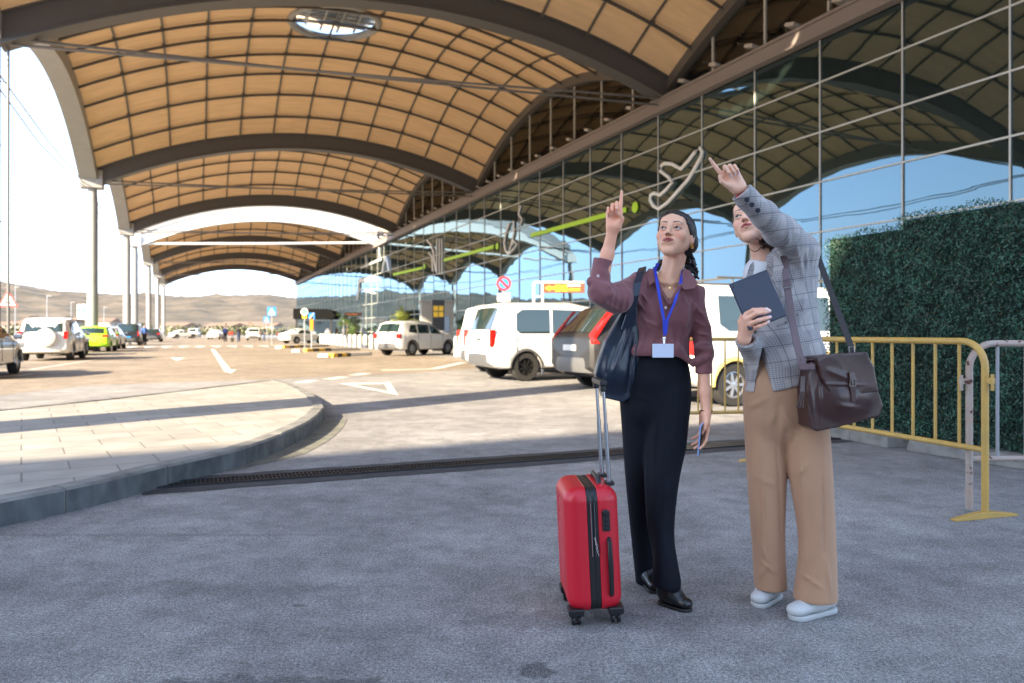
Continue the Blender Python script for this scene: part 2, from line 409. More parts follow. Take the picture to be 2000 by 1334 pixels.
def kerbrun(mb, i0, i1, inn, outw, z0, z1, gap=.006):
    vs_ = []
    for i in range(i0, i1+1):
        p = kp[i].copy(); n = nrm[i]
        if i in (i0, i1):
            d = (kp[min(i+1,len(kp)-1)]-kp[max(i-1,0)]).normalized(); p += d*(gap if i == i0 else -gap)
        vs_ += [Vector((*(p-n*inn).xy, z0)), Vector((*(p+n*outw).xy, z0)), Vector((*(p+n*outw).xy, z1-.018)), Vector((*(p+n*(outw-.018)).xy, z1)), Vector((*(p-n*inn).xy, z1))]
    fs = []; k = 5; face_ = []
    for i in range(i1-i0):
        a = i*k; fs += [(a+j, a+(j+1) % k, a+k+(j+1) % k, a+k+j) for j in (0,2,3,4)]; face_.append((a+1, a+2, a+k+2, a+k+1))
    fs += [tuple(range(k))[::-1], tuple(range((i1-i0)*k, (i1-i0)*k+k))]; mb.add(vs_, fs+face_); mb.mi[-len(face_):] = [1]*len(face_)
step = 8
for i in range(0, len(kp)-step-1, step): kerbrun(km, i, i+step, .14, .012, 0, .157+.002*((i//step) % 3))
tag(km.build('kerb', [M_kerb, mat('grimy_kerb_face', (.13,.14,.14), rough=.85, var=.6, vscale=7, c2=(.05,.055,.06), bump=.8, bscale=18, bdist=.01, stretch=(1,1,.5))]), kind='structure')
gm_ = MB()
i0 = min(range(len(kp)), key=lambda i: (kp[i]-G(440,884,.15)).length)
M_gut = mat('gutter_concrete', (.20,.20,.17), rough=.8, var=.45, vscale=6, bump=.4)
vs_ = []; fs = []; i1 = min(len(kp)-1, i0+34)
for j, i in enumerate(range(i0, i1)):
    p = kp[i]; n = nrm[i]; w = .05+.26*min(1, j/8); vs_ += [(*(p+n*.012).xy, .004), (*(p+n*w).xy, .004)]
    if j: a = 2*j-2; fs.append((a, a+1, a+3, a+2))
gm_.add(vs_, fs); tag(gm_.build('gutter', M_gut), kind='structure')

# drain channel across the road
M_patch = mat('dark_patch', (.055,.055,.058), rough=.9, var=.4, vscale=8, bump=.6, bscale=60)
dp = MB()
def strip(v0, v1, ua, ub, z, mb, amp, seed):
    rg = random.Random(seed); n = 60; vs_ = []; fs = []
    for i in range(n+1):
        v = v0+(v1-v0)*i/n; vs_ += [F(v, ua+rg.uniform(-amp,amp), z), F(v, ub+rg.uniform(-amp,amp), z)]
        if i: fs.append((2*i-2, 2*i, 2*i+1, 2*i-1))
    mb.add(vs_, fs)
strip(-.36, 7.3, 5.90, 6.09, .004, dp, .014, 3); strip(-.36, 7.3, 6.31, 6.50, .004, dp, .016, 4); strip(-.36, 7.3, 6.09, 6.31, .003, dp, 0, 5)
tag(dp.build('trench_fill', M_patch), kind='structure')
dt = thing('drain_grate', 'long black slotted drain grating set into the ground across the lane', 'drain', (0,0,0), PHI)
M_iron = mat('cast_iron', (.035,.036,.04), rough=.5, metal=.7, bump=.2)
fr = MB()
for u in (6.10, 6.30): fr.box((3.45, u, .010), (7.6, .022, .014))
fr.box((3.45, 6.2, .0105), (7.6, .012, .012)); fr.build('frame', M_iron, dt)
br_ = MB()
for i in range(250):
    v = -.34+i*.0305; br_.box((v, 6.15, .009), (.014, .078, .010)); br_.box((v, 6.25, .009), (.014, .078, .010))
br_.build('grating', M_iron, dt)

# ------------------------------------------------------------------ hills
def hills():
    V = []; Q = []; na = 260; nr = 22
    for i in range(na+1):
        az = R(-105)+R(150)*i/na
        ridge = 104+5*math.sin(az*9+1)+5*math.sin(az*17+.7)+3*math.sin(az*51)+(10*math.exp(-((az+.60)/.08)**2))
        ridge *= 1.
        for j in range(nr+1):
            t = j/nr; r = 620+t*900
            h = ridge*(math.sin(min(t*1.15,1)*math.pi/2)**1.6)
            h *= .60; h += (3+5*t)*math.sin(az*130+t*9)*math.sin(t*14+az*40)*t*(1.1-t)*1.6+1.5*math.sin(az*310+t*31)*t
            V.append((r*math.sin(az), r*math.cos(az), max(h, -.5)-.3 if j else -1))
    for i in range(na):
        for j in range(nr):
            a = i*(nr+1)+j; Q.append((a, a+nr+1, a+nr+2, a+1))
    m = mat('dry_hillside', (.160,.122,.082), rough=1, var=.5, vscale=.022, c2=(.055,.046,.030), bump=1, bscale=.03, bdist=6, stretch=(1,1,2.5))
    o = link('hills', npmesh('hills', V, Q), m); tag(o, kind='structure')
hills()

# ------------------------------------------------------------------ canopy
VL, VR, UL = -5.65, 19.0, 24.2
def Tz(v): s = (v-VL)/(VR-VL); return 10.85+1.15*s+4*2.75*s*(1-s)
def Tz2(v): s = (v-VR)/24.6; return 12.0+4*2.5*s*(1-s)
def Lz(u, u0, u1, h=3.3): s = (u-u0)/(u1-u0); return 4*h*s*(1-s)
M_wood = mat('tan_panels', (.92,.64,.375), rough=.75, var=.16, vscale=1.2, bump=.15, bscale=4, bdist=.02, stretch=(.5,4,1))
M_steel = mat('grey_brown_steel', (.105,.100,.097), rough=.5)
M_rib = mat('rib_steel', (.13,.12,.11), rough=.5)
M_edge = mat('pale_grey_steel', (.36,.36,.35), rough=.5, var=.1, vscale=2)
M_whitebeam = mat('white_beam', (.62,.63,.63), rough=.5)
M_rod = mat('rod_steel', (.22,.21,.20), rough=.4, metal=.4)
M_glass_sky = mat('skylight_glass', (.5,.62,.66), rough=.08, trans=.85)
def curve(f, a, b, n=40): return [f(a+(b-a)*i/n) for i in range(n+1)]
def shell_bay(root, u0, u1, v0, v1, Tf, sky_l=True, nrib=12, parent_name='roof_panel', wood=None):
    n = 60; rr = 2.25; vc, uc = (v0+v1)/2, (u0+u1)/2; V = []; keep = []; 
    for i in range(n+1):
        for j in range(n+1):
            v = v0+(v1-v0)*i/n; u = u0+(u1-u0)*j/n; d = math.hypot(v-vc, u-uc)
            if sky_l and abs(d-rr) < .3 and d > 0: v = vc+(v-vc)/d*rr; u = uc+(u-uc)/d*rr
            V.append((v, u, Tf(v)+Lz(u, u0, u1)))
    Q = []
    for i in range(n):
        for j in range(n):
            a = i*(n+1)+j; q = (a, a+1, a+n+2, a+n+1)
            mv = sum(V[k][0] for k in q)/4; mu = sum(V[k][1] for k in q)/4
            if sky_l and math.hypot(mv-vc, mu-uc) < rr*.97: continue
            Q.append(q)
    V = np.array(V, np.float32); Q = np.array(Q); nv = len(V); Vt = V+np.array([0,0,.22],np.float32)
    o = link(parent_name, npmesh(parent_name, np.concatenate([V, Vt]), np.concatenate([Q, Q[:, ::-1]+nv])), wood or M_wood, root)
    zf = lambda v, u: Tf(v)+Lz(u, u0, u1)
    for k in range(1, nrib):
        v = v0+(v1-v0)*k/nrib; mb = MB(); cut = math.hypot(0, v-vc) < rr and sky_l
        mb.sweep(curve(lambda u: (v, u, zf(v,u)-.05), u0, u1), (1,0,0), .10, .05); mb.build('rib', M_rib, o)
        u = u0+(u1-u0)*k/nrib; mb = MB(); mb.sweep(curve(lambda x: (x, u, zf(x,u)-.10), v0, v1), (0,1,0), .06, .14)
        for q in range(1, nrib):
            x = v0+(v1-v0)*q/nrib; mb.box((x, u, zf(x,u)-.12), (.20,.20,.09))
        mb.build('rib', M_steel, o)
    if sky_l:
        s = MB(); zc = zf(vc+rr*.7, uc+rr*.7)
        s.tube([(vc+rr*math.cos(a), uc+rr*math.sin(a), zf(vc+rr*math.cos(a), uc+rr*math.sin(a))+.03) for a in [i*math.pi/24 for i in range(48)]], .2, 8, closed=True)
        for k in (-1.3,-.45,.45,1.3):
            w = math.sqrt(rr*rr-k*k)
            s.box((vc+k, uc, zc+.30), (.09, 2*w, .12)); s.box((vc, uc+k, zc+.32), (2*w, .09, .12))
        so = s.build('skylight', M_edge, root, smooth=True)
        gl = MB(); gl.add([(vc+rr*1.02*math.cos(i*math.pi/20), uc+rr*1.02*math.sin(i*math.pi/20), zc+.45) for i in range(40)], [tuple(range(40))]); gl.build('glazing', M_glass_sky, so)
    return o
def arch(root, name, fn, side, w, h, m, flange=None, parent=None):
    mb = MB(); pts = curve(fn, 0, 1, 48); mb.sweep(pts, side, w, h)
    mb.sweep([(p[0], p[1], p[2]-h) for p in pts], side, w+.22, .07)
    mb.sweep([(p[0], p[1], p[2]+.06) for p in pts], side, w+.22, .07)
    o = mb.build(name, m, root); return o
def tarch(root, u, m, name='arch_beam', off=.15, h=.9, w=.55, v0=VL, v1=VR, Tf=Tz):
    return arch(root, name, lambda s: (v0+(v1-v0)*s, u, Tf(v0+(v1-v0)*s)+off), (0,1,0), w, h, m)
def canopy(label, us, first_white):
    root = thing('canopy', label, 'canopy', (0,0,0), PHI, 'vaulted canopies over the road')
    for k, (u0, u1) in enumerate(zip(us, us[1:])):
        shell_bay(root, u0, u1, VL, VR, Tz)
        # edge arches over the left columns and along the terminal
        mb = MB(); pts = curve(lambda s: (VL-.42, u0+(u1-u0)*s, Tz(VL)+Lz(u0+(u1-u0)*s,u0,u1,3.2)+.15), 0, 1, 40)
        mb.sweep(pts, (1,0,0), .95, .9); mb.build('edge_beam', M_edge, root)
        mb = MB(); pts = curve(lambda s: (VR+.12, u0+(u1-u0)*s, Tz(VR)+Lz(u0+(u1-u0)*s,u0,u1)+.12), 0, 1, 40)
        mb.sweep(pts, (1,0,0), .5, .55); mb.build('edge_beam', M_rib, root)
    for k, u in enumerate(us):
        wh = first_white and k == 0
        tarch(root, u, M_whitebeam if wh else M_steel, h=1.15 if wh else .9)
        if wh:
            mb = MB(); n = 46; vs_ = []; fs = []
            for i in range(n+1):
                v = VL+(VR-VL)*i/n; z = Tz(v); vs_ += [(v, u-.35, z+.25), (v, u-.75, z+1.25), (v, u+.6, z+1.5)]
                if i: a = 3*i-3; fs += [(a, a+1, a+4, a+3), (a+1, a+2, a+5, a+4)]
            mb.add(vs_, fs); mb.build('fascia', M_whitebeam, root)
        # column
        zt = Tz(VL)-.75
        if u < 10: pass
        elif u < 30:
            mb = MB()
            for x in (0, .24): mb.tube([(VL+.17-x, u, 0), (VL+.17-x, u, zt)], .04, 10)
            for z in (2.2, 4.6, 7.0, 9.): mb.tube([(VL+.17, u, z), (VL-.07, u, z)], .02, 8)
            mb.box((VL+.05, u, .1), (.6, .4, .2)); mb.build('column', M_rod, root)
        else:
            mb = MB(); mb.lathe([(.30,0),(.30,zt-1.2),(.24,zt)], 20, Matrix.Translation((VL-.22, u, 0)))
            mb.lathe([(.42,0),(.42,.15),(.26,.2)], 20, Matrix.Translation((VL-.22, u, 0)))
            mb.build('column', M_edge, root, smooth=True)
        # foot block where arches meet
        mb = MB(); u_ = u
        if u < 30: mb.box((VL-.0, u, Tz(VL)-.5), (.5,.5,.3))
        else: mb.box((VL-.25, u, Tz(VL)-.45), (1.25, .95, 1.1), taper=1.0); mb.build('arch_foot', (M_steel if u < 30 else M_edge) if not wh else M_whitebeam, root, bevel=.04)
        # tie rods
        za, zb = Tz(VL)-.7, Tz(VR)-.9
        for j, (da, db) in enumerate((((0,.25)),((.25,0)))):
            mb = MB(); mb.tube([(VL+.2, u-.1+.2*j, za+da), ((VL+VR)/2, u-.1+.2*j, (za+zb)/2+(da+db)/2-.06), (VR-.2, u-.1+.2*j, zb+db)], .05 if not wh else .14, 8)
            mb.build('tie_rod', M_rod if not wh else M_whitebeam, root)
            if wh: break
    for u0, u1 in zip(us, us[1:]):
        for s in (0, 1):
            mb = MB(); a, b = (u0, u1)
            mb.tube([(VL-.7-.3*s, a+.4, Tz(VL)-.7), (VL-.7-.3*s, (a+b)/2, Tz(VL)-.9-.2*s), (VL-.7-.3*s, b-.4, Tz(VL)-.7)], .03, 6); mb.build('tie_rod', M_rod, root)
    return root
canopy('vaulted canopy with tan ribbed panels and a round skylight over the foreground road', [3.8, 28., 52.2, 76.5], False)
canopy('farther vaulted canopy fronted by a white arch over the road', [86., 110., 134., 158.], True)

# ------------------------------------------------------------------ terminal building
tb = thing('terminal_building', 'long glass fronted terminal mirroring the canopy and the sky', 'building', (0,0,0), PHI)
M_mull = mat('mullion', (.60,.60,.56), rough=.45)
M_beam = mat('parapet_beam', (.26,.22,.20), rough=.6)
M_int = mat('dark_interior', (.02,.018,.015), rough=.9)
def glass_mat():
    m = bpy.data.materials.new('mirror_glass'); m.use_nodes = True; t = m.node_tree; n = t.nodes; L = t.links; n.remove(n['Principled BSDF'])
    gl = n.new('ShaderNodeBsdfGlossy'); gl.inputs['Color'].default_value = (.54,.76,.90,1); gl.inputs['Roughness'].default_value = .0
    df = n.new('ShaderNodeBsdfDiffuse'); df.inputs['Color'].default_value = (.012,.02,.018,1)
    lw = n.new('ShaderNodeLayerWeight'); lw.inputs['Blend'].default_value = .5
    mr = n.new('ShaderNodeMapRange'); mr.inputs[1].default_value = 0; mr.inputs[2].default_value = 1; mr.inputs[3].default_value = .14; mr.inputs[4].default_value = .86
    pw = n.new('ShaderNodeMath'); pw.operation = 'POWER'; pw.inputs[1].default_value = 1.7; L.new(lw.outputs['Facing'], pw.inputs[0]); L.new(pw.outputs[0], mr.inputs[0])
    mxs = n.new('ShaderNodeMixShader'); L.new(mr.outputs[0], mxs.inputs[0]); L.new(df.outputs[0], mxs.inputs[1]); L.new(gl.outputs[0], mxs.inputs[2])
    tcn = n.new('ShaderNodeTexCoord'); nz = n.new('ShaderNodeTexNoise'); nz.inputs['Scale'].default_value = .55; nz.inputs['Detail'].default_value = 1.5
    L.new(tcn.outputs['Object'], nz.inputs['Vector'])
    bp = n.new('ShaderNodeBump'); bp.inputs['Strength'].default_value = 1; bp.inputs['Distance'].default_value = .0035
    L.new(nz.outputs['Fac'], bp.inputs['Height']); L.new(bp.outputs[0], gl.inputs['Normal'])
    L.new(mxs.outputs[0], n['Material Output'].inputs['Surface']); return m
M_mirror = glass_mat()
ROW, BAY = 1.647, 3.158
Z0 = CH                                    # a transom runs near eye level
zt_all = [-1.15+CH, CH+.0*ROW, CH+ROW, CH+2*ROW, CH+3*ROW, CH+4*ROW, CH+5*ROW, CH+9.62]
U00 = 12.46-2*BAY                          # mullion seen at x=1974
d74 = 1475/CP*VR/(1974-385); U74 = (d74-VR*SP)/CP
u_m = [U74+BAY*k for k in range(-3, 48)]
for a, b in zip(u_m, u_m[1:]):
    mb = MB()
    for z0, z1 in zip(zt_all, zt_all[1:]):
        t = [rnd.uniform(-.004,.004) for _ in range(4)]
        mb.add([(VR+t[0], a, z0), (VR+t[1], b, z0), (VR+t[2], b, z1), (VR+t[3], a, z1)], [(0,1,2,3)])
    mb.build('window', M_mirror, tb)
for u in u_m:
    mb = MB(); mb.box((VR-.03, u, (CH+9.62)/2), (.03,.042,CH+9.62)); mb.build('mullion', M_mull, tb)
for z in zt_all[1:-1]:
    mb = MB(); mb.box((VR-.025, (u_m[0]+u_m[-1])/2, z), (.03, u_m[-1]-u_m[0], .05)); mb.build('transom', M_mull, tb)
mb = MB(); yc, yl = (u_m[0]+u_m[-1])/2, u_m[-1]-u_m[0]+.4
mb.box((VR-.1, yc, CH+9.62+.28), (.5, yl, .42)); mb.box((VR-.22, yc, CH+9.62+.05), (.34, yl, .09)); mb.box((VR-.2, yc, CH+9.62+.55), (.42, yl, .10))
mb.build('parapet', M_beam, tb)
led = MB(); led.box((VR+.55, yc, CH+10.3), (.5, yl, .06)); led.box((VR+.3, yc, CH+10.45), (.05, yl, .22)); led.build('ledge', M_int, tb)
M_lampg = mat('lamp_housing', (.55,.52,.48), rough=.4)
for k in range(44):
    u = 14+k*2.1
    mb = MB(); mb.box((VR-.05, u, CH+10.55), (.34,.46,.13), Euler((.3,.15,0)).to_matrix()); mb.box((VR+.1, u, CH+10.38), (.08,.08,.3)); fo = mb.build('floodlight', M_lampg, tb); mb = MB(); mb.tube([(VR+.3,u+.7,CH+10.3),(VR+.3,u+.7,CH+10.9),(VR-.1,u+.7,CH+10.9)], .03, 6); mb.build('bracket', M_rod, fo)
M_clear = bpy.data.materials.new('clear_glazing'); M_clear.use_nodes = True; t = M_clear.node_tree; t.nodes.remove(t.nodes['Principled BSDF'])
a_ = t.nodes.new('ShaderNodeBsdfTransparent'); a_.inputs[0].default_value = (.75,.78,.76,1); b_ = t.nodes.new('ShaderNodeBsdfGlossy'); b_.inputs['Roughness'].default_value = .02; b_.inputs[0].default_value = (.5,.5,.5,1)
c_ = t.nodes.new('ShaderNodeMixShader'); c_.inputs[0].default_value = .10; t.links.new(a_.outputs[0], c_.inputs[1]); t.links.new(b_.outputs[0], c_.inputs[2]); t.links.new(c_.outputs[0], t.nodes['Material Output'].inputs[0])
for us in ([3.8, 28., 52.2, 76.5], [86., 110., 134., 158.]):
    for u0, u1 in zip(us, us[1:]):
        shell_bay(tb, u0, u1, VR+.4, VR+24.6, Tz2, sky_l=False, parent_name='interior_roof')
        mb = MB(); n = 8; 
        for k in range(n):
            ua, ub = u0+(u1-u0)*k/n, u0+(u1-u0)*(k+1)/n
            mb.add([(VR+.22, ua, CH+10.1), (VR+.22, ub, CH+10.1), (VR+.22, ub, Tz(VR)+Lz(ub,u0,u1)-.3), (VR+.22, ua, Tz(VR)+Lz(ua,u0,u1)-.3)], [(0,1,2,3)])
        w = mb.build('clerestory', M_clear, tb)
        for k in range(1, n):
            mb = MB(); ua = u0+(u1-u0)*k/n; mb.box((VR+.2, ua, (CH+10.1+Tz(VR)+Lz(ua,u0,u1)-.3)/2), (.09,.09, Tz(VR)+Lz(ua,u0,u1)-.3-CH-10.1)); mb.build('frame', M_mull, w)
    for u in us: tarch(tb, u, M_steel, v0=VR+.4, v1=VR+24.6, Tf=Tz2, name='roof_beam')
mb = MB(); y0, y1 = u_m[0], u_m[-1]
mb.box((VR+24.9, (y0+y1)/2, 8), (.3, y1-y0, 16)); mb.box((VR+12.6, y0-.2, 8), (24.6,.3,16)); mb.box((VR+12.6, y1+.2, 6), (24.6,.3,12)); mb.box((VR+12.6, (y0+y1)/2, 7.9), (24.2, y1-y0-.6, .2))
mb.build('wall', M_int, tb)
# drawings and light strips fixed to the glass
def FP(px, py, off=.07):
    v = VR-off; d = FPX/CP*v/(px-385); u = (d-v*SP)/CP; return (v, u, CH+(HY-py)/FPX*d)
M_draw = mat('cream_tube', (.86,.85,.80), rough=.5)
M_lime = mat('lime_strip', (.45,.72,.01), rough=.45)
def drawing(pts, r, closed=False):
    mb = MB(); mb.tube([FP(*p) for p in pts], r, 8, closed=closed); mb.build('wall_graphic', M_draw, tb, smooth=True)
drawing([(1367,289),(1372,296),(1370,306),(1345,350),(1322,376),(1304,396),(1286,408),(1276,402),(1270,391),(1271,381),(1278,377),(1289,381),(1301,371),(1313,357),(1306,346),(1290,334),(1291,324),(1298,319),(1312,320),(1330,330),(1345,314),(1358,296)], .08, True)
for a, b in (((1037,461),(1223,411)),((867,509),(964,483)),((768,537),(825,524))):
    mb = MB(); p, q = FP(*a), FP(*b); mb.sweep([(p[0],p[1],p[2]+.16),(q[0],q[1],q[2]+.16)], (1,0,0), .05, .24); mb.build('light_strip', M_lime, tb)
for (x, y), r in (((1240,405),.26),((971,481),.24),((829,520),.24)):
    p = FP(x, y); mb = MB(); mb.lathe([(r*.96,-.02),(r,0),(r*.96,.02)], 20, Matrix.Translation(p) @ Matrix.Rotation(math.pi/2,4,'Y')); mb.build('light_strip', M_lime, tb, smooth=True)
drawing([(1017,402),(1013,418),(1020,428),(1016,440)], .07); drawing([(995,436),(988,455),(985,475),(988,490),(994,496)], .08)
drawing([(1003,432),(1004,455),(998,480),(992,498)], .07); drawing([(994,496),(1004,486),(1010,478),(1003,470),(1001,478)], .08)
drawing([(835,470),(842,478),(847,492),(848,505),(852,530)], .11); drawing([(838,494),(844,502),(845,530)], .09)
for x in (853,858,863): drawing([(x,466),(x,536)], .07)
drawing([(754,503),(750,515),(748,530)], .16); drawing([(754,503),(758,515),(760,530)], .16); drawing([(714,500),(716,522)], .1)
drawing([(703,548),(735,546),(735,549)], .3); drawing([(702,550),(699,585)], .2); drawing([(703,565),(732,573)], .1); drawing([(740,480),(742,508),(705,523)], .1)
# unseen wing added behind the camera to throw the foreground shade
M_blocker = mat('blocker_concrete', (.35,.34,.32), rough=.9, var=.1, vscale=1)
H_w = 16.; sh = H_w/math.tan(SUN_EL)
uw = 7.35-sh*math.sin(SAZ); vw = 2.-sh*math.cos(SAZ)
blocker = thing('shade_blocker', 'added unseen concrete shade wing standing behind the viewpoint', 'building', F(vw, uw), PHI+R(6))
wb = MB(); wb.box((0, -10, H_w/2), (40, 20, H_w)); wb.build('wall', M_blocker, blocker)
caster_mb = MB(); caster_mb.box((0,0,5.5), (.9,.9,11)); caster_mb.box((0,0,.2),(1.3,1.3,.4))  # unseen post added to cast the thin shadow strip across the lane
po = caster_mb.build('strip_shadow_caster', M_blocker, bevel=.03); po.location = F(-6.6, 7.0); po.rotation_euler[2] = PHI
tag(po, 'added unseen square shadow pylon at the left of the lane outside the picture', 'caster')
# ================================================================== the two women
M_skin = mat('skin', (.6,.4,.3), rough=.48, attr='col', bump=.08, bscale=300, bdist=.0006, sss=.12)
SK1 = np.array((.80,.445,.290), np.float32); SK2 = np.array((.82,.48,.335), np.float32)
PX = 2.24e-3
def arr(v): return np.array(v, np.float32)
def frame(Z, Y, right):
    Z = Vector(Z).normalized(); Y = Vector(Y); Y = (Y-Z*Y.dot(Z)).normalized(); X = Z.cross(Y) if right else Y.cross(Z)
    return Matrix((X, Y, Z)).transposed()
def hand(s, O, M, fingers, thumb, sc_=1.0):
    """adds a hand to SDF s.  O wrist, M columns: thumb side, palm normal, finger direction.
    fingers: four lists of three cumulative bend angles (degrees, toward the palm) plus splay"""
    O = Vector(O); T = lambda x, y, z: O+M @ (Vector((x, y, z))*sc_)
    base = ((.027,.002,.088),(.0085,.000,.093),(-.0105,.001,.089),(-.0275,.003,.080)); lens = ((.042,.026,.021),(.047,.029,.022),(.043,.027,.021),(.033,.020,.019)); rad = ((.0092,.0082,.0070),(.0095,.0085,.0072),(.0090,.0080,.0068),(.0080,.0070,.0060))
    nails = []
    pa = ((.017,.004,.012),(.006,.004,.010),(-.006,.004,.010),(-.015,.004,.012))
    for b, q in zip(base, pa): s.u(cone(T(*q), T(b[0], b[1], b[2]-.006), .0155*sc_, .0115*sc_, (M.col[1], .88)), .012)
    s.u(cone(T(.014,.012,.018), T(.030,.012,.046), .015*sc_, .012*sc_), .015)      # ball of the thumb
    s.u(cone(T(-.016,.010,.020), T(-.022,.008,.055), .013*sc_, .011*sc_), .012)    # heel of the hand
    for b, L, r, fg in zip(base, lens, rad, fingers):
        p = T(*b); spl = R(fg[3]) if len(fg) > 3 else 0; first = True
        for l, a, ra, rb in zip(L, fg[:3], r, (r[1], r[2], r[2]*.86)):
            a = R(a); d = Vector((math.sin(spl)*math.cos(a), math.sin(a), math.cos(a)*math.cos(spl))); q = p+M @ (d*l*sc_)
            s.u(cone(p, q, ra*sc_, rb*sc_), .007 if first else .003); first = False; last = (p, q); p = q
            nd = M @ Vector((0, -math.cos(a), math.sin(a)))
        nails.append((last[0].lerp(last[1], .82)+nd*r[2]*.62*sc_))
    th = [T(*q) for q in thumb]; s.u(cone(th[0], th[1], .0135*sc_, .0105*sc_), .012); s.u(cone(th[1], th[2], .0105*sc_, .0095*sc_), .004); s.u(cone(th[2], th[3], .0095*sc_, .0072*sc_), .003)
    nails.append(th[2].lerp(th[3], .85)-(M.col[1])*.004)
    return nails

def head_sdf(C, M, sc_=1.0, neck=None, mouth_open=0., look=(0, 0)):
    """face looks along -Y of M"""
    C = Vector(C); T = lambda x, y, z: C+M @ (Vector((x, y, z))*sc_); k = sc_; s = S()
    s.u(ell(T(0,.018,.035), arr((.072,.090,.080))*k, M))
    s.u(ell(T(0,-.022,-.012), arr((.060,.066,.084))*k, M), .03)
    for x in (-1, 1):
        s.u(cone(T(x*.047,.010,-.036), T(x*.011,-.064,-.096), .016*k, .011*k), .03)
        s.u(ell(T(x*.040,-.058,-.022), arr((.022,.020,.022))*k, M), .022)
        s.u(ell(T(x*.022,-.056,-.062), arr((.021,.022,.024))*k, M), .02)
    s.u(ell(T(0,-.069,-.094), arr((.019,.014,.014))*k, M), .018)
    s.u(ell(T(0,-.060,.052), arr((.050,.026,.034))*k, M), .025)          # forehead
    s.u(cone(T(-.034,-.078,.026), T(.034,-.078,.026), .0085*k, .0085*k), .016)
    for x in (-1, 1): s.s_(ell(T(x*.0315,-.0955,.004), arr((.0185,.0145,.0125))*k, M), .012)
    for x in (-1, 1):
        s.u(ell(T(x*.0305,-.0755,.0045), arr((.0128,)*3)*k, M), .0015)
        s.u(cone(T(x*.0175,-.0825,.0095), T(x*.0300,-.0888,.0112), .0030*k, .0038*k), .004); s.u(cone(T(x*.0300,-.0888,.0112), T(x*.0440,-.0765,.0075), .0034*k, .0026*k), .004)
        s.u(cone(T(x*.0190,-.0825,.0000), T(x*.0310,-.0860,-.0050), .0022*k, .0026*k), .004); s.u(cone(T(x*.0310,-.0860,-.0050), T(x*.0430,-.0770,.0020), .0026*k, .0020*k), .004)
    # nose
    s.u(cone(T(0,-.083,.018), T(0,-.1035,-.021), .0062*k, .0082*k), .010)
    s.u(ell(T(0,-.1055,-.0255), arr((.0092,.0085,.0080))*k, M), .005)
    for x in (-1, 1):
        s.u(ell(T(x*.0112,-.0945,-.0275), arr((.0062,.0085,.0062))*k, M), .004); s.s_(ell(T(x*.0062,-.0985,-.0345), arr((.0028,.0040,.0026))*k, M), .002)
    # mouth
    s.u(ell(T(0,-.083,-.055), arr((.026,.012,.018))*k, M), .012)
    mo = .0025+mouth_open
    for x in (-1, 1):
        s.u(cone(T(x*.0035,-.0975,-.0495), T(x*.0225,-.0845,-.0555), .0046*k, .0022*k), .002)
        s.u(cone(T(0,-.0960,-.0575-mo), T(x*.0200,-.0855,-.0565), .0058*k, .0024*k), .002)
    s.s_(cone(T(-.019,-.0915,-.0555), T(.019,-.0915,-.0555), .0011*k, .0011*k), .001)
    s.s_(ell(T(0,-.1015,-.0550-mo*.3), arr((.014,.0042,.0008+mo*.55))*k, M), .0012)
    for x in (-1, 1):     # ears
        s.u(ell(T(x*.0735,.010,-.004), arr((.0075,.0170,.0300))*k, M @ Matrix.Rotation(R(x*-18),3,'Z')), .006)
        s.s_(ell(T(x*.0815,.006,.000), arr((.0040,.0090,.0170))*k, M), .004)
    if neck:
        for (a, b, r1, r2) in neck: s.u(cone(a, b, r1, r2), .022)
    Mi = np.array(M, np.float32); Cn = arr(C)
    def local(p): return (p-Cn) @ Mi / sc_
    return s, T, local
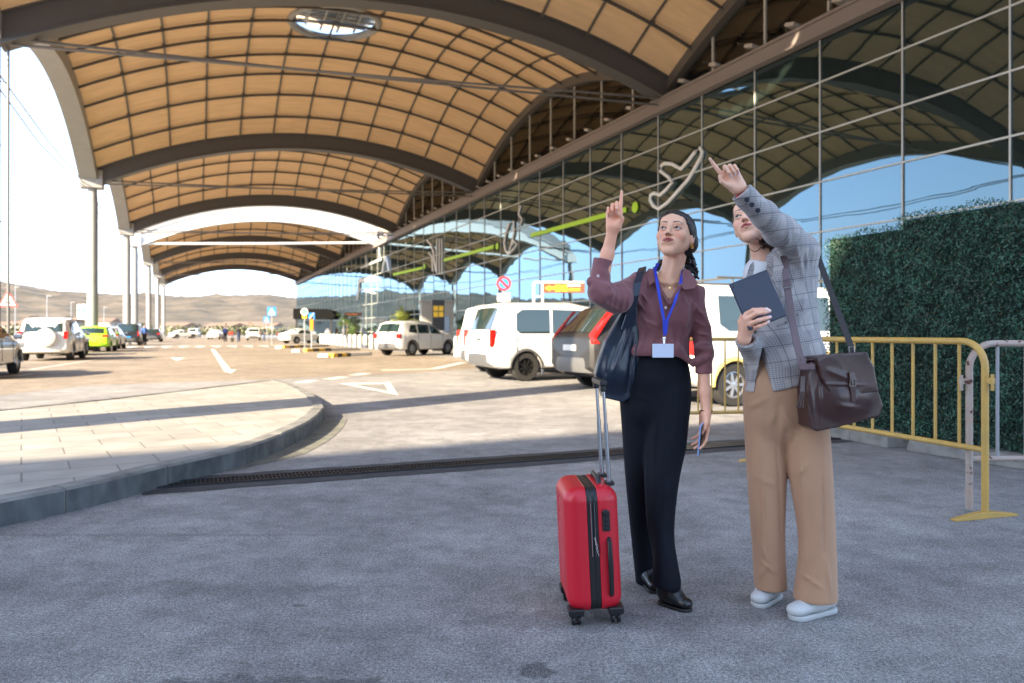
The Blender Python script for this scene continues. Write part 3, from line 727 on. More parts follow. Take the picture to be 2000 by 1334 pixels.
def face_col(base, lips, brow, iris, look=(0,0), blush=.25):
    base = np.array(base, np.float32)
    def f(q):
        x, y, z = q[:,0], q[:,1], q[:,2]; ax = np.abs(x); c = np.tile(base, (len(q), 1)); front = (y < -.045)
        def mix(mask, colr):
            mask = np.clip(mask, 0, 1)[:, None]; c[:] = c*(1-mask)+np.array(colr, np.float32)*mask
        sm = lambda d, w: np.clip(.5-d/w, 0, 1)
        mix(front*blush*np.exp(-(((ax-.042)/.02)**2+((z+.026)/.018)**2)), base*np.array((1.05,.62,.60)))
        mix(front*.35*np.exp(-((ax-.030)/.020)**2-((z-.008)/.012)**2), base*np.array((.62,.50,.48)))
        # brows
        bz = .0285+.005*np.sin(np.clip((ax-.014)/.036, 0, 1)*2.4)-.005*np.clip((ax-.03)/.02, 0, 1)
        mix(front*sm(np.abs(z-bz)-.0030*(1-.45*np.clip((ax-.02)/.03,0,1)), .0016)*sm(np.abs(ax-.0305)-.0185, .003)*.95, brow)
        # eyes: white, iris, lash line
        ex, ez = (ax-.0310), z-.0030
        eye = sm(np.sqrt((ex/.0132)**2+(ez/.0038)**2)-1, .25)*(y < -.068); mix(eye, (.56,.52,.51))
        sx = np.sign(x)*ax-np.sign(x)*.031
        ir = np.sqrt((sx-look[0])**2+(ez-look[1])**2); mix(eye*sm(ir-.0058, .0012), iris); mix(eye*sm(ir-.0028, .001), (.005,.005,.005))
        up = np.abs(np.sqrt((ex/.0138)**2+(ez/.0054)**2)-1); mix((ez > .0005)*(y < -.066)*sm(up-.26, .14)*.95, (.012,.008,.008)); mix((ez <= .0005)*(y < -.066)*sm(up-.08, .14)*.45, base*.4)
        mix((y < -.066)*sm(np.sqrt(((ax-.0455)/.005)**2+((z-.0068)/.0017)**2)-1, .6)*.8, (.02,.012,.012))
        # lips
        lu = np.sqrt((x/.0245)**2+((z+.0540)/.0095)**2); bow = (z < -.0465+.0025*np.cos(np.clip(x/.006,-1,1)*3.14)*-1*1.0)
        mix(sm(lu-1, .16)*(y < -.078)*bow, lips); mix((y < -.080)*sm(np.abs(z+.0555)-.0008, .0012)*(ax < .020)*.85, np.array(lips)*.25)
        # nostrils
        mix((y < -.088)*sm(np.sqrt(((ax-.0060)/.0036)**2+((z+.0335)/.0030)**2)-1, .5)*.85, base*.12)
        return c
    return f
def nail_paint(c, p, nails, colr, r=.0062):
    for n in nails:
        d = np.linalg.norm(p-arr(n), axis=1); m = np.clip((r-d)/.0015, 0, 1)[:, None]; c[:] = c*(1-m)+np.array(colr, np.float32)*m
    return c
def hand_part(build, nails_col, base, lo, hi, h=.0019):
    s = S(); nails = build(s); V, Q = surf(s, lo, hi, h); return V, Q, nails
def bbox(pts, m):
    a = np.array([tuple(p) for p in pts]); return a.min(0)-m, a.max(0)+m

def body_mesh(name, parts, m, parent):
    """parts: list of (V,Q,colours)"""
    V = np.concatenate([p[0] for p in parts]); c = np.concatenate([p[2] for p in parts]); off = 0; Qs = []
    for p in parts: Qs.append(p[1]+off); off += len(p[0])
    me = npmesh(name, V, np.concatenate(Qs)); a = me.attributes.new('col', 'FLOAT_COLOR', 'POINT')
    cc = np.ones((len(V), 4), np.float32); cc[:, :3] = c; a.data.foreach_set('color', cc.ravel()); return link(name, me, m, parent, world=True)

# ---- cloth folds: ridges along given segments
def folds(segs):
    segs = [(arr(a), arr(b), amp, w) for a, b, amp, w in segs]
    def f(p):
        o = 0
        for a, b, amp, w in segs:
            ab = b-a; h = np.clip((p-a) @ ab/float(ab @ ab), 0, 1); q = (p-a-h[:, None]*ab)*arr((1,.16,1)); d2 = (q*q).sum(1)
            o = o-amp*np.exp(-d2/(w*w))*np.sin(np.pi*np.clip(h, .04, .96))
        return o
    return f
def wrinkle(amp, f, seed, st=(1,1,1)):
    st = np.array(st, np.float32)
    def g(p):
        q = p*st; q = q+(.25/f)*np.stack([nsum(q, f*.8, seed+1), nsum(q, f*.8, seed+2), nsum(q, f*.8, seed+3)], 1)
        n = nsum(q, f, seed); return -amp*(1-np.abs(n)*1.1)
    return g

# ================= woman in the plum shirt
D1 = 3.30
w1 = thing('person', 'dark haired woman in plum shirt and black trousers pointing straight up, blue lanyard', 'person', (P(1290,760,D1).x, D1, 0))
HM1 = Matrix.Rotation(R(-27),3,'Z') @ Matrix.Rotation(R(-18),3,'X') @ Matrix.Rotation(R(3),3,'Y')
HC1 = P(1318, 463, D1-.01)
neck1 = [(P(1320,492,D1+.035), P(1308,548,D1+.035), .050, .046), (P(1308,548,D1+.035), P(1306,585,D1+.03), .052, .08)]
hs1, T1, loc1 = head_sdf(HC1, HM1, 1.0, neck1)
for a, b in (((1300,553),(1262,545)),((1316,553),(1352,551))): hs1.u(cone(P(*a,D1-.03), P(*b,D1+.0), .010, .010), .02)   # collarbones
hs1.u(cone(P(1262,554,D1+.03), P(1345,560,D1+.03), .034, .034), .03)
hs1.u(cone(P(1305,580,D1+.03), P(1300,650,D1+.03), .095, .09, ((0,1,0), .62)), .03)
hs1.u(cone(P(1322,505,D1-.015), P(1304,553,D1-.022), .012, .008), .02)
fc1 = face_col(SK1, (.36,.065,.055), (.02,.012,.010), (.020,.010,.006), look=(-.002,.0016), blush=.5)
def colf1(p):
    q = loc1(p); c = fc1(q); return c
lo, hi = bbox([P(1240,410,D1-.14), P(1375,670,D1+.16)], .01)
Vh, Qh = surf(hs1, lo, hi, .0022)
parts1 = [(Vh, Qh, colf1(Vh.astype(np.float32)))]
# raised forearm and hand
wr = P(1198, 449, 3.10); el = P(1171, 560, 3.13)
s = S(); Mh = frame((.06,.05,1), (-.12,-1,.0), True)
nails = hand(s, wr+Vector((0,0,.0)), Mh, [(2,4,6,1),(62,160,215,0),(66,165,222,0),(70,168,225,-4)], [(.020,.006,.022),(.034,.020,.050),(.022,.034,.066),(.004,.034,.078)], .90)
s.u(cone(wr+Vector((0,0,.012)), P(1186,497,3.12), .0215, .0255, ((0,1,0), .80)), .02); s.u(cone(P(1186,497,3.12), el, .0255, .036), .02)
lo, hi = bbox([P(1160,365,3.0), P(1222,575,3.20)], .02); V, Q = surf(s, lo, hi, .0019)
c = np.tile(SK1*np.array((1.06,.93,.92),np.float32), (len(V),1)); c = nail_paint(c, V, nails, (.66,.40,.34)); parts1.append((V, Q, c))
# lowered forearm and hand
wl = P(1379, 806, 3.22); el2 = P(1374, 700, 3.27)
s = S(); Mh = frame((-.08,-.06,-1), (-.95,-.25,0), False)
nails = hand(s, wl, Mh, [(10,30,45,2),(18,42,60,0),(22,48,66,-1),(26,50,70,-3)], [(.020,.006,.022),(.036,.018,.048),(.038,.026,.074),(.032,.032,.096)], .90)
s.u(cone(wl, P(1376,765,3.24), .0205, .024), .02); s.u(cone(P(1376,765,3.24), el2, .024, .026), .02)
lo, hi = bbox([P(1345,700,3.15), P(1400,890,3.30)], .02); V, Q = surf(s, lo, hi, .0019)
c = np.tile(SK1*np.array((1.04,.95,.94),np.float32), (len(V),1)); c = nail_paint(c, V, nails, (.66,.40,.34)); parts1.append((V, Q, c))
body_mesh('body', parts1, M_skin, w1)
# hair
def hair_mat(name, c):
    m = mat(name, c, rough=.38, bump=.5, bscale=9, bdist=.004, stretch=(14,14,1.4)); return m
M_hair1 = hair_mat('black_hair', (.012,.009,.010)); M_hair2 = hair_mat('brown_hair', (.045,.018,.012))
def hair_cap(T, loc, M, k, line):
    s = S(); s.u(ell(T(0,.022,.036), arr((.078,.095,.083))*k, M)); s.u(ell(T(0,-.052,.055), arr((.056,.036,.043))*k, M), .02); s.u(cone(T(-.045,.055,-.01), T(.045,.055,-.01), .042*k, .042*k), .03); s.u(cone(T(0,.075,-.02), T(0,.07,-.06), .042*k, .030*k), .03)
    def cut(p):
        q = loc(p); ax = np.abs(q[:,0]); hl, zl = line(ax, q[:,2]); return np.maximum(np.minimum(hl-q[:,1], zl-q[:,2]), -.012-.9*(q[:,0]+.07)-q[:,2])*k
    s.w(lambda p: -.0015+0*p[:,0]); s.i(cut, .004); return s
def hl1(ax, z):
    y = np.where(z > .02, -.030-.75*(z-.02), np.minimum(-.030+1.3*(.02-z), .016))
    return y+.002*np.sin(z*400), .074-.36*np.clip(ax-.004, 0, 1)+.0006*np.sin(ax*300)
s = hair_cap(T1, loc1, HM1, 1.03, hl1)
s.w(lambda p: .0012*nsum(loc1(p)*np.array((1,.25,.25),np.float32), 520, 4))
rg = random.Random(3)
def curls(s, path, n, spread, r, step=.016):
    for i in range(n):
        ph = rg.random()*6.28; off = Vector((rg.uniform(-1,1), rg.uniform(-1,1), 0))*spread; prev = None; L = rg.uniform(.65, 1.)
        m = 12
        for j in range(m+1):
            t = j/m*L; f = t*(len(path)-1); a = int(min(f, len(path)-2)); p = path[a].lerp(path[a+1], f-a)
            p = p+off*(.5+t)+Vector((math.cos(ph+j*1.5), math.sin(ph+j*1.5), 0))*.009
            if prev is not None: s.u(cone(prev, p, r, r*.9), .004)
            prev = p
curls(s, [P(1343,488,D1+.06), P(1349,515,D1+.06), P(1353,545,D1+.05)], 24, .016, .0036)
curls(s, [P(1294,508,D1+.09), P(1284,522,D1+.08), P(1282,532,D1+.07)], 8, .008, .0032)
lo, hi = bbox([P(1270,405,D1-.14), P(1375,565,D1+.18)], .01); sdf_obj('hair', s, lo, hi, .0023, M_hair1, w1)
# a few parted strands at the hairline
M_gold = mat('gold', (.75,.50,.16), rough=.25, metal=1)
mb = MB()
for k in range(2): mb.tube([T1(.078+.003*k, .004+.006*k+.010*math.sin(a), -.041+.010*math.cos(a)) for a in [i*.52 for i in range(12)]], .0022, 6, closed=True)
mb.build('earring', M_gold, w1, smooth=True, world=True)
mb = MB(); cb = P(1379,803,3.222)
for k in range(2): mb.tube([cb+Vector((.027*math.cos(a), .024*math.sin(a), .004*math.sin(a*2+k*2)-.010*k)) for a in [i*.35 for i in range(18)]], .0022, 6, closed=True)
mb.build('bracelet', M_gold, w1, smooth=True, world=True)
mb = MB(); mb.tube([P(1283,532,D1-.045), P(1296,548,D1-.075), P(1307,559,D1-.078), P(1320,548,D1-.07), P(1331,534,D1-.045)], .0008, 5); mb.box(P(1308,562,D1-.08), (.007,.0015,.007)); mb.build('necklace', M_gold, w1, world=True)

# shirt
M_shirt = mat('plum_cotton', srgb(132,82,86), rough=.78, var=.14, vscale=9, bump=.35, bscale=420, bdist=.0008, sheen=.25)
s = S()
s.u(cone(P(1298,580,D1+.03), P(1296,625,D1+.02), .112, .118, ((0,1,0), .66)))
s.u(cone(P(1296,625,D1+.02), P(1291,690,D1+.02), .116, .124, ((0,1,0), .70)), .03)
s.u(cone(P(1252,552,D1+.03), P(1352,568,D1+.03), .046, .050), .05)
s.u(ell(P(1277,610,D1-.030), (.062,.056,.066)), .07); s.u(ell(P(1322,613,D1-.030), (.062,.056,.066)), .07)
# raised sleeve
s.u(cone(P(1252,562,D1+.02), P(1205,583,3.20), .060, .056), .03); s.u(cone(P(1205,583,3.20), P(1172,572,3.12), .056, .047), .02)
s.u(cone(P(1172,572,3.12), P(1174,540,3.12), .043, .036), .015); s.u(cone(P(1174,541,3.12), P(1177,509,3.12), .032, .033), .010)
s.u(cone(P(1155,552,3.10), P(1186,560,3.08), .016, .016), .012); s.u(cone(P(1160,566,3.09), P(1192,574,3.09), .016, .018), .012)
# lowered sleeve
s.u(cone(P(1355,580,D1+.02), P(1367,640,D1), .050, .040), .03); s.u(cone(P(1367,640,D1), P(1374,690,3.29), .040, .037), .01); s.u(cone(P(1375,688,3.28), P(1374,726,3.26), .036, .031), .015)
s.u(cone(P(1362,676,3.25), P(1385,686,3.25), .018, .016), .015); s.u(cone(P(1363,704,3.24), P(1383,697,3.24), .016, .014), .012)
# loose front hem
s.u(cone(P(1322,688,D1-.06), P(1343,712,D1-.05), .030, .016, ((0,1,0), .6)), .03); s.u(cone(P(1245,686,D1-.03), P(1310,690,D1-.07), .026, .028), .03)
fl = []
A = lambda x, y, d=D1-.08: P(x, y, d)
for a, b, am, w in (((1240,578),(1262,610),.006,.008),((1246,600),(1268,640),.005,.007),((1252,570),(1268,592),.005,.006),((1262,640),(1250,684),.006,.009),((1278,650),(1270,688),.005,.008),((1330,640),(1322,690),.006,.008),((1345,600),(1338,650),.005,.008),((1352,640),(1330,680),.006,.009),((1312,640),(1316,690),.004,.007),((1300,650),(1285,690),.005,.007),((1335,575),(1345,600),.005,.007),((1258,625),(1290,640),.004,.008)):
    fl.append((A(*a), A(*b), am*1.7, w))
for a, b in (((1222,570),(1212,612)),((1232,560),(1226,606)),((1196,560),(1190,605)),((1208,566),(1200,606)),((1172,590),(1215,608)),((1180,548),(1206,568))): fl.append((P(*a,3.14), P(*b,3.15), .010, .0075))
for a, b in (((1358,600),(1376,620)),((1356,625),(1380,640)),((1358,650),(1384,655)),((1360,590),(1352,615)),((1360,668),(1388,672))): fl.append((P(*a,3.26), P(*b,3.26), .009, .007))
s.w(folds(fl)); s.w(wrinkle(.0055, 30, 5, (1,1,.6))); s.w(wrinkle(.0030, 70, 9, (1,1,.7)))
# neckline, cuffs, waist
s.s_(wedge([P(1266,528,D1), P(1349,530,D1), P(1333,556,D1), P(1307,592,D1-.08), P(1284,560,D1)], D1-.4, D1+.035), .004)
s.s_(cone(P(1318,500,D1+.03), P(1308,548,D1+.03), .056, .060), .006)
s.i(half(P(1178,506,3.12), (.22,0,1)), .003); s.s_(cone(P(1178,500,3.12), P(1174,530,3.12), .029, .028), .003)
s.i(lambda p: np.where(p[:,0] > P(1356,700,3.25)[0], (P(1374,730,3.25)[2]-p[:,2]), P(1300,690,3.25)[2]-.012-.10*np.clip((p[:,0]-P(1310,0,3.25)[0])/.1, 0, 1)**2*.55-p[:,2]), .003)
s.s_(cone(P(1374,742,3.26), P(1374,728,3.26), .026, .024), .003)
lo, hi = bbox([P(1140,500,2.98), P(1395,740,3.46)], .02); sdf_obj('shirt', s, lo, hi, .0036, M_shirt, w1)
# collar leaves, placket, buttons, cuff tabs
def leaf(name, pts, th, m, parent, bev=.001):
    mb = MB(); mb.prism(pts, (0, th, 0)); o = mb.build(name, m, parent, world=True, bevel=bev); return o
def ribbon(pts, w, th=.0016, side=None):
    """thin strap through pts, width vector in the x-z plane"""
    mb = MB(); pts = [Vector(p) for p in pts]; vs_ = []; fs = []
    for i, p in enumerate(pts):
        a = pts[max(i-1,0)]; b = pts[min(i+1,len(pts)-1)]; d = (b-a).normalized(); sd_ = (side[i] if isinstance(side, list) else side)
        n = Vector(sd_).normalized() if sd_ is not None else d.cross(Vector((0,1,0))).normalized()
        f = d.cross(n).normalized()*th; w_ = w[i] if isinstance(w, (list,tuple)) else w
        vs_ += [p-n*w_/2-f, p+n*w_/2-f, p+n*w_/2+f, p-n*w_/2+f]
    for i in range(len(pts)-1):
        a = 4*i
        for k in range(4): fs.append((a+k, a+(k+1) % 4, a+4+(k+1) % 4, a+4+k))
    fs += [(3,2,1,0), tuple(4*(len(pts)-1)+k for k in range(4))]; mb.add(vs_, fs); return mb
y_ = -.058
leaf('collar', [P(1281,526,D1+.005), P(1268,524,D1+.02), P(1259,534,D1-.01), P(1263,560,D1-.062), P(1270,556,D1-.078), P(1284,546,D1-.055)], .004, M_shirt, w1)
leaf('collar', [P(1334,524,D1+.005), P(1347,528,D1+.02), P(1363,552,D1-.03), P(1357,563,D1-.068), P(1337,566,D1-.096), P(1329,556,D1-.085)], .004, M_shirt, w1)
ribbon([P(1284,546,D1-.060), P(1292,566,D1-.085), P(1306,592,D1-.100)], .010, .002).build('placket', M_shirt, w1, world=True, bevel=.001)
ribbon([P(1329,556,D1-.088), P(1318,575,D1-.098), P(1307,594,D1-.104)], .012, .002).build('placket', M_shirt, w1, world=True, bevel=.001)
M_pearl = mat('pearl_button', (.62,.50,.48), rough=.25)
for x, y, d in ((1300,601,D1-.103),(1300,640,D1-.10),(1168,539,3.083)):
    mb = MB(); mb.lathe([(.0055,0),(.0062,.001),(.005,.002)], 12, Matrix.Translation(P(x,y,d)) @ Matrix.Rotation(R(90),4,'X')); mb.build('button', M_pearl, w1, world=True)
# lanyard and badge
M_lan = mat('blue_lanyard', (.012,.045,.55), rough=.5, bump=.2, bscale=500, bdist=.0005); M_badge = mat('white_card', (.62,.68,.84), rough=.4); M_chrome = mat('chrome', (.7,.7,.72), rough=.15, metal=1)
ld = D1-.118
ribbon([P(1286,514,D1+.05), P(1279,527,D1+.0), P(1283,548,D1-.075), P(1289,585,D1-.112), P(1297,625,ld), P(1298.5,655,ld)], .0135, .0006, [(1,.3,0)]+[(1,0,-.25)]*4+[(1,0,0)]).build('lanyard', M_lan, w1, world=True)
ribbon([P(1331,514,D1+.05), P(1333,530,D1+.0), P(1329,552,D1-.075), P(1318,590,D1-.115), P(1303,625,ld-.003), P(1299.5,652,ld-.002)], .0135, .0006, [(1,-.3,0)]+[(1,0,.3)]*4+[(1,0,0)]).build('lanyard', M_lan, w1, world=True)
bd = thing('badge_holder', 'blank white badge card hanging from the blue lanyard at the waist', 'badge', P(1295,685,ld))
mb = MB(); mb.box((0,0,0), (.090,.003,.058)); mb.build('card', M_badge, bd, bevel=.003)
mb = MB(); mb.box((.004,-.001,.040), (.008,.004,.022)); mb.tube([(.004,-.002,.030),(.010,-.002,.034),(.004,-.002,.040),(-.002,-.002,.034)], .0012, 6, closed=True); mb.box((.004,-.001,.053), (.012,.004,.010)); mb.build('clip', M_chrome, bd)

# trousers
M_trous = mat('black_trousers', (.0062,.0082,.0135), rough=.75, bump=.3, bscale=500, bdist=.0006, spec=.15)
s = S(); yq = ((0,1,0), .74)
s.u(cone(P(1288,690,D1+.03), P(1283,745,D1+.03), .118, .142, yq)); s.u(cone(P(1283,745,D1+.03), P(1281,790,D1+.03), .142, .145, yq), .03)
s.u(chain(*spline([P(1309,775,D1+.0), P(1300,860,D1-.03), P(1292,940,D1-.06), P(1290,1040,D1-.10), P(1297,1100,D1-.14), P(1302,1140,D1-.15)], [.088,.083,.070,.056,.051,.053])), .02)
s.u(chain(*spline([P(1251,775,D1+.05), P(1254,860,D1+.06), P(1254,940,D1+.08), P(1257,1040,D1+.12), P(1266,1145,D1+.15)], [.090,.082,.066,.052,.047])), .012)
fd = D1-.13
tf = [(P(1298,770,fd), P(1282,940,fd-.02), -.010, .012), (P(1310,850,fd), P(1296,1120,fd-.12), .006, .012), (P(1243,850,fd), P(1256,1100,fd+.05), .006, .011), (P(1225,760,fd), P(1280,776,fd), -.005, .008), (P(1234,770,fd), P(1284,790,fd), .006, .010), (P(1300,690,fd), P(1300,760,fd), -.003, .004), (P(1276,800,fd), P(1272,1000,fd-.03), -.012, .010), (P(1272,1000,fd-.03), P(1276,1120,fd), -.012, .010), (P(1246,900,fd), P(1262,1000,fd), .007, .010), (P(1318,930,fd), P(1296,980,fd), .006, .010), (P(1290,1000,fd-.08), P(1312,1120,fd-.12), .006, .010), (P(1280,1080,fd-.08), P(1294,1140,fd-.12), -.006, .009), (P(1326,800,fd), P(1316,900,fd-.03), .005, .010), (P(1262,800,fd), P(1240,880,fd), .004, .010)]
s.w(folds([(a, b, c*1.5, d) for a, b, c, d in tf])); s.w(wrinkle(.0060, 20, 21, (1,1,.28)))
s.i(half(P(1288,681,D1), (0,0,1)), .004)
s.i(lambda p: np.where(p[:,1] < D1+.0, P(1300,1152,D1-.15)[2]-p[:,2]-.25*(p[:,0]-P(1300,0,D1)[0]), P(1270,1143,D1+.12)[2]-p[:,2]), .004)
lo, hi = bbox([P(1205,678,D1-.22), P(1360,1165,D1+.22)], .02); lo[2] = min(lo[2], .0); sdf_obj('trousers', s, lo, hi, .0055, M_trous, w1)
mb = MB(); pts = [P(1288,692,D1+.03)+Vector((.1205*math.cos(a), .0935*math.sin(a), 0)) for a in [i*.1963 for i in range(32)]]
mb.tube(pts, .004, 6, closed=True); mb.box(P(1258,690,D1-.052), (.012,.006,.034)); mb.box(P(1326,692,D1-.045), (.012,.006,.034)); mb.build('waistband', M_trous, w1, world=True)
# shoes
M_shoe = mat('black_leather_shoe', (.008,.008,.010), rough=.3, coat=.15)
def shoe(heel, toe, w, hgt, m, name, parent, sole_m=None, sole=.012, lift=0.):
    h_, t_ = Vector(heel), Vector(toe); d = (t_-h_); L = d.length; d.normalize(); sd_ = Vector((-d.y, d.x, 0)); z0 = sole+lift
    Ms = Matrix((d, sd_, Vector((0,0,1)))).transposed(); pt = lambda f, z: h_+d*(L*f)+Vector((0,0,z+z0))
    s = S(); s.u(cone(pt(.14,.034), pt(.42,.038), w*.42, w*.46)); s.u(cone(pt(.14,.070), pt(.34,.072), .032, .036), .03)
    s.u(cone(pt(.42,.030), pt(.84,.017), w*.46, w*.40, ((0,0,1), .72)), .03); s.i(half(h_+Vector((0,0,z0)), (0,0,-1)), .004)
    s.i(half(pt(.2, hgt), (0.,0,1)), .006)
    a, b = bbox([pt(0,-.02), pt(1,.12)], .06); a[2] = -.005; o = sdf_obj(name, s, a, b, .0032, m, parent)
    s = S(); s.u(cone(pt(.14,-.5*sole), pt(.80,-.5*sole), w*.41, w*.43)); s.i(rbox(pt(.5,-.5*sole), (L*.6,w,sole*.5), .004, Ms), .004)
    sdf_obj('sole', s, a, b, .0032, sole_m or m, o); return o
sh_o = shoe(P(1291,1150,3.20).xy.to_3d(), P(1347,1150,3.10).xy.to_3d(), .080, .072, M_shoe, 'shoe', w1, mat('black_sole', (.01,.01,.01), rough=.5), .014)
shoe(P(1259,1120,3.50).xy.to_3d(), P(1284,1120,3.30).xy.to_3d(), .078, .075, M_shoe, 'shoe', w1, MATS['black_sole'], .014)
# mobile phone in the lowered hand
M_phone = mat('pale_blue_phone', (.30,.42,.72), rough=.3); ph = thing('mobile_phone', 'pale blue phone held low in the hand of the woman in the plum shirt', 'phone', P(1369,856,3.195))
ph.rotation_euler = (R(8), R(-14), R(62)); mb = MB(); mb.box((0,0,0), (.068,.008,.140)); mb.build('case', M_phone, ph, bevel=.004)
mb = MB(); mb.box((0,-.0048,0), (.062,.001,.132)); mb.build('screen', mat('dark_screen', (.01,.012,.02), rough=.1), ph)

# navy shoulder bag
M_navy = mat('navy_leather', (.008,.019,.042), rough=.36, var=.3, vscale=7, bump=.5, bscale=26, bdist=.004, coat=.15)
bag = thing('shoulder_bag', 'soft navy leather tote hanging from the shoulder over the plum sleeve', 'bag', P(1205,780,D1))
s = S(); Dd = D1+.02
s.u(wedge([P(1238,596,Dd), P(1246,640,Dd), P(1240,700,Dd), P(1240,760,Dd), P(1214,779,Dd), P(1180,771,Dd), P(1167,730,Dd), P(1186,668,Dd), P(1214,618,Dd)], Dd-.035, Dd+.055, .010))
s.u(ell(P(1205,722,Dd-.015), (.075,.060,.085)), .04); s.u(ell(P(1220,680,Dd-.01), (.045,.045,.09)), .04)
s.w(folds([(P(1238,610,Dd-.06), P(1196,735,Dd-.07), .010, .012), (P(1243,640,Dd-.06), P(1226,765,Dd-.07), -.008, .010), (P(1222,640,Dd-.06), P(1180,740,Dd-.06), -.007, .011), (P(1240,680,Dd-.06), P(1236,770,Dd-.07), .007, .009), (P(1184,700,Dd-.06), P(1186,765,Dd-.05), .006, .012)])); s.w(wrinkle(.003, 22, 31, (1,1,.6)))
lo, hi = bbox([P(1155,590,Dd-.11), P(1255,795,Dd+.09)], .02); sdf_obj('bag_body', s, lo, hi, .004, M_navy, bag)
st = [P(1226,640,D1-.080), P(1234,606,D1-.105), P(1240,578,D1-.118), P(1245,553,D1-.092), P(1250,533,D1-.040), P(1255,523,D1+.03), P(1254,534,D1+.11)]
ribbon(st[::-1], [.034,.036,.034,.034,.036,.042,.060], .003, (1,.15,.25)).build('strap', M_navy, bag, world=True, bevel=.001)
mb = MB(); mb.tube([P(1241,612,D1-.082), P(1246,660,D1-.075), P(1236,720,D1-.07), P(1226,770,D1-.06)], .0035, 6); mb.build('piping', M_navy, bag, world=True)
# ================= woman in the checked blazer
D2 = 3.15
w2 = thing('person', 'woman in grey checked blazer and tan trousers pointing up and holding a tablet', 'person', (P(1535,800,D2).x, D2, 0))
HM2 = Matrix.Rotation(R(-38),3,'Z') @ Matrix.Rotation(R(-20),3,'X') @ Matrix.Rotation(R(-14),3,'Y')
HC2 = P(1469, 438, 3.20)
neck2 = [(P(1484,458,3.235), P(1494,520,3.23), .050, .050), (P(1494,520,3.23), P(1510,570,3.22), .055, .09)]
hs2, T2, loc2 = head_sdf(HC2, HM2, 1.0, neck2, mouth_open=.002)
hs2.u(cone(P(1508,570,3.2), P(1520,650,3.2), .09, .09, ((0,1,0), .65)), .03)
fc2 = face_col(SK2, (.42,.10,.09), (.10,.055,.035), (.06,.05,.035), look=(-.002,.002), blush=.35)
lo, hi = bbox([P(1425,365,3.03), P(1540,640,3.32)], .01); Vh, Qh = surf(hs2, lo, hi, .0023)
parts2 = [(Vh, Qh, fc2(loc2(Vh.astype(np.float32))))]
# pointing hand
wr = P(1444, 369, 2.80); s = S(); Mh = frame((-.58,-.10,.80), (-.10,-1,-.05), False)
nails = hand(s, wr, Mh, [(-4,8,14,4),(62,165,215,0),(66,170,222,-1),(64,160,215,-3)], [(.020,.006,.022),(.038,.020,.048),(.048,.024,.072),(.044,.026,.094)], .88)
s.u(cone(wr, P(1470,393,2.85), .0215, .028), .02)
lo, hi = bbox([P(1385,285,2.72), P(1480,400,2.88)], .02); V, Q = surf(s, lo, hi, .0018)
c = np.tile(SK2, (len(V),1)); c = nail_paint(c, V, nails, (.78,.66,.68), .0068); parts2.append((V, Q, c))
# hand on the tablet
wt = P(1453, 662, 2.985); s = S(); Mh = frame((.50,-.12,.86), (.15,1,.10), True)
nails = []
def finger_chain(pts, rr):
    for i in range(len(pts)-1): s.u(cone(pts[i], pts[i+1], rr[i], rr[i+1]), .006 if i == 0 else .003)
    nails.append(pts[-1].lerp(pts[-2], .15)+Vector((0,-rr[-1]*.6,.002)))
kn = [P(1452,616,2.945), P(1458,624,2.935), P(1464,633,2.935), P(1470,642,2.945)]
tips = [[P(1471,606,2.915), P(1485,605,2.915), P(1498,604,2.925)], [P(1478,612,2.905), P(1492,610,2.905), P(1503,607,2.920)], [P(1481,626,2.905), P(1494,622,2.908), P(1504,619,2.922)], [P(1482,637,2.915), P(1492,633,2.916), P(1501,628,2.925)]]
for k_, tt, r_ in zip(kn, tips, (.0090,.0092,.0088,.0078)):
    s.u(cone(wt+Vector((0,0,.008)), k_, .016, .0115, ((0,1,0), .9)), .016); finger_chain([k_]+tt, [r_*1.1, r_, r_*.92, r_*.78])
s.u(cone(wt, P(1447,628,2.965), .016, .012), .015); s.u(cone(P(1447,628,2.965), P(1456,600,2.99), .0115, .0095), .006); s.u(cone(P(1456,600,2.99), P(1468,588,2.995), .0095, .008), .003)
s.u(cone(wt, P(1464,680,3.10), .022, .026, ((0,1,0), .85)), .02)
lo, hi = bbox([P(1435,580,2.88), P(1515,700,3.08)], .02); V, Q = surf(s, lo, hi, .0018)
c = np.tile(SK2*np.array((1.02,.94,.93),np.float32), (len(V),1)); c = nail_paint(c, V, nails, (.80,.70,.72), .0066); parts2.append((V, Q, c))
body_mesh('body', parts2, M_skin, w2)
def hl2(ax, z):
    y = np.where(z > .02, -.026-.7*(z-.02), np.minimum(-.026+1.1*(.02-z), .016))
    return y, .088-.40*np.clip(ax-.006, 0, 1)
s = hair_cap(T2, loc2, HM2, 1.01, hl2)
s.u(cone(T2(.060,.030,-.01), P(1503,486,3.20), .030, .020), .03); s.u(cone(T2(.03,.07,-.03), P(1515,478,3.25), .045, .022), .03)
s.w(lambda p: .0013*nsum(loc2(p)*np.array((1,.25,.25),np.float32), 480, 4))
curls(s, [P(1490,455,3.17), P(1492,475,3.17), P(1500,488,3.18)], 5, .008, .004); curls(s, [P(1503,462,3.22), P(1512,476,3.22), P(1516,486,3.22)], 6, .012, .005)
lo, hi = bbox([P(1425,365,3.05), P(1545,500,3.36)], .012); sdf_obj('hair', s, lo, hi, .0025, M_hair2, w2)
mb = MB(); ec = P(1474,478,3.11); mb.tube([ec+Vector((.028*math.cos(a), .006*math.cos(a), .027*math.sin(a))) for a in [i*.2618 for i in range(24)]], .0016, 6, closed=True); mb.build('earring', mat('dark_metal', (.08,.07,.06), rough=.3, metal=1), w2, smooth=True, world=True)
M_red = mat('red_cord', (.55,.02,.03), rough=.6)
mb = MB(); a0 = P(1449,377,2.795); ax = Vector((.62,.1,-.78)).normalized(); e1 = ax.cross(Vector((0,1,0))).normalized(); e2 = ax.cross(e1)
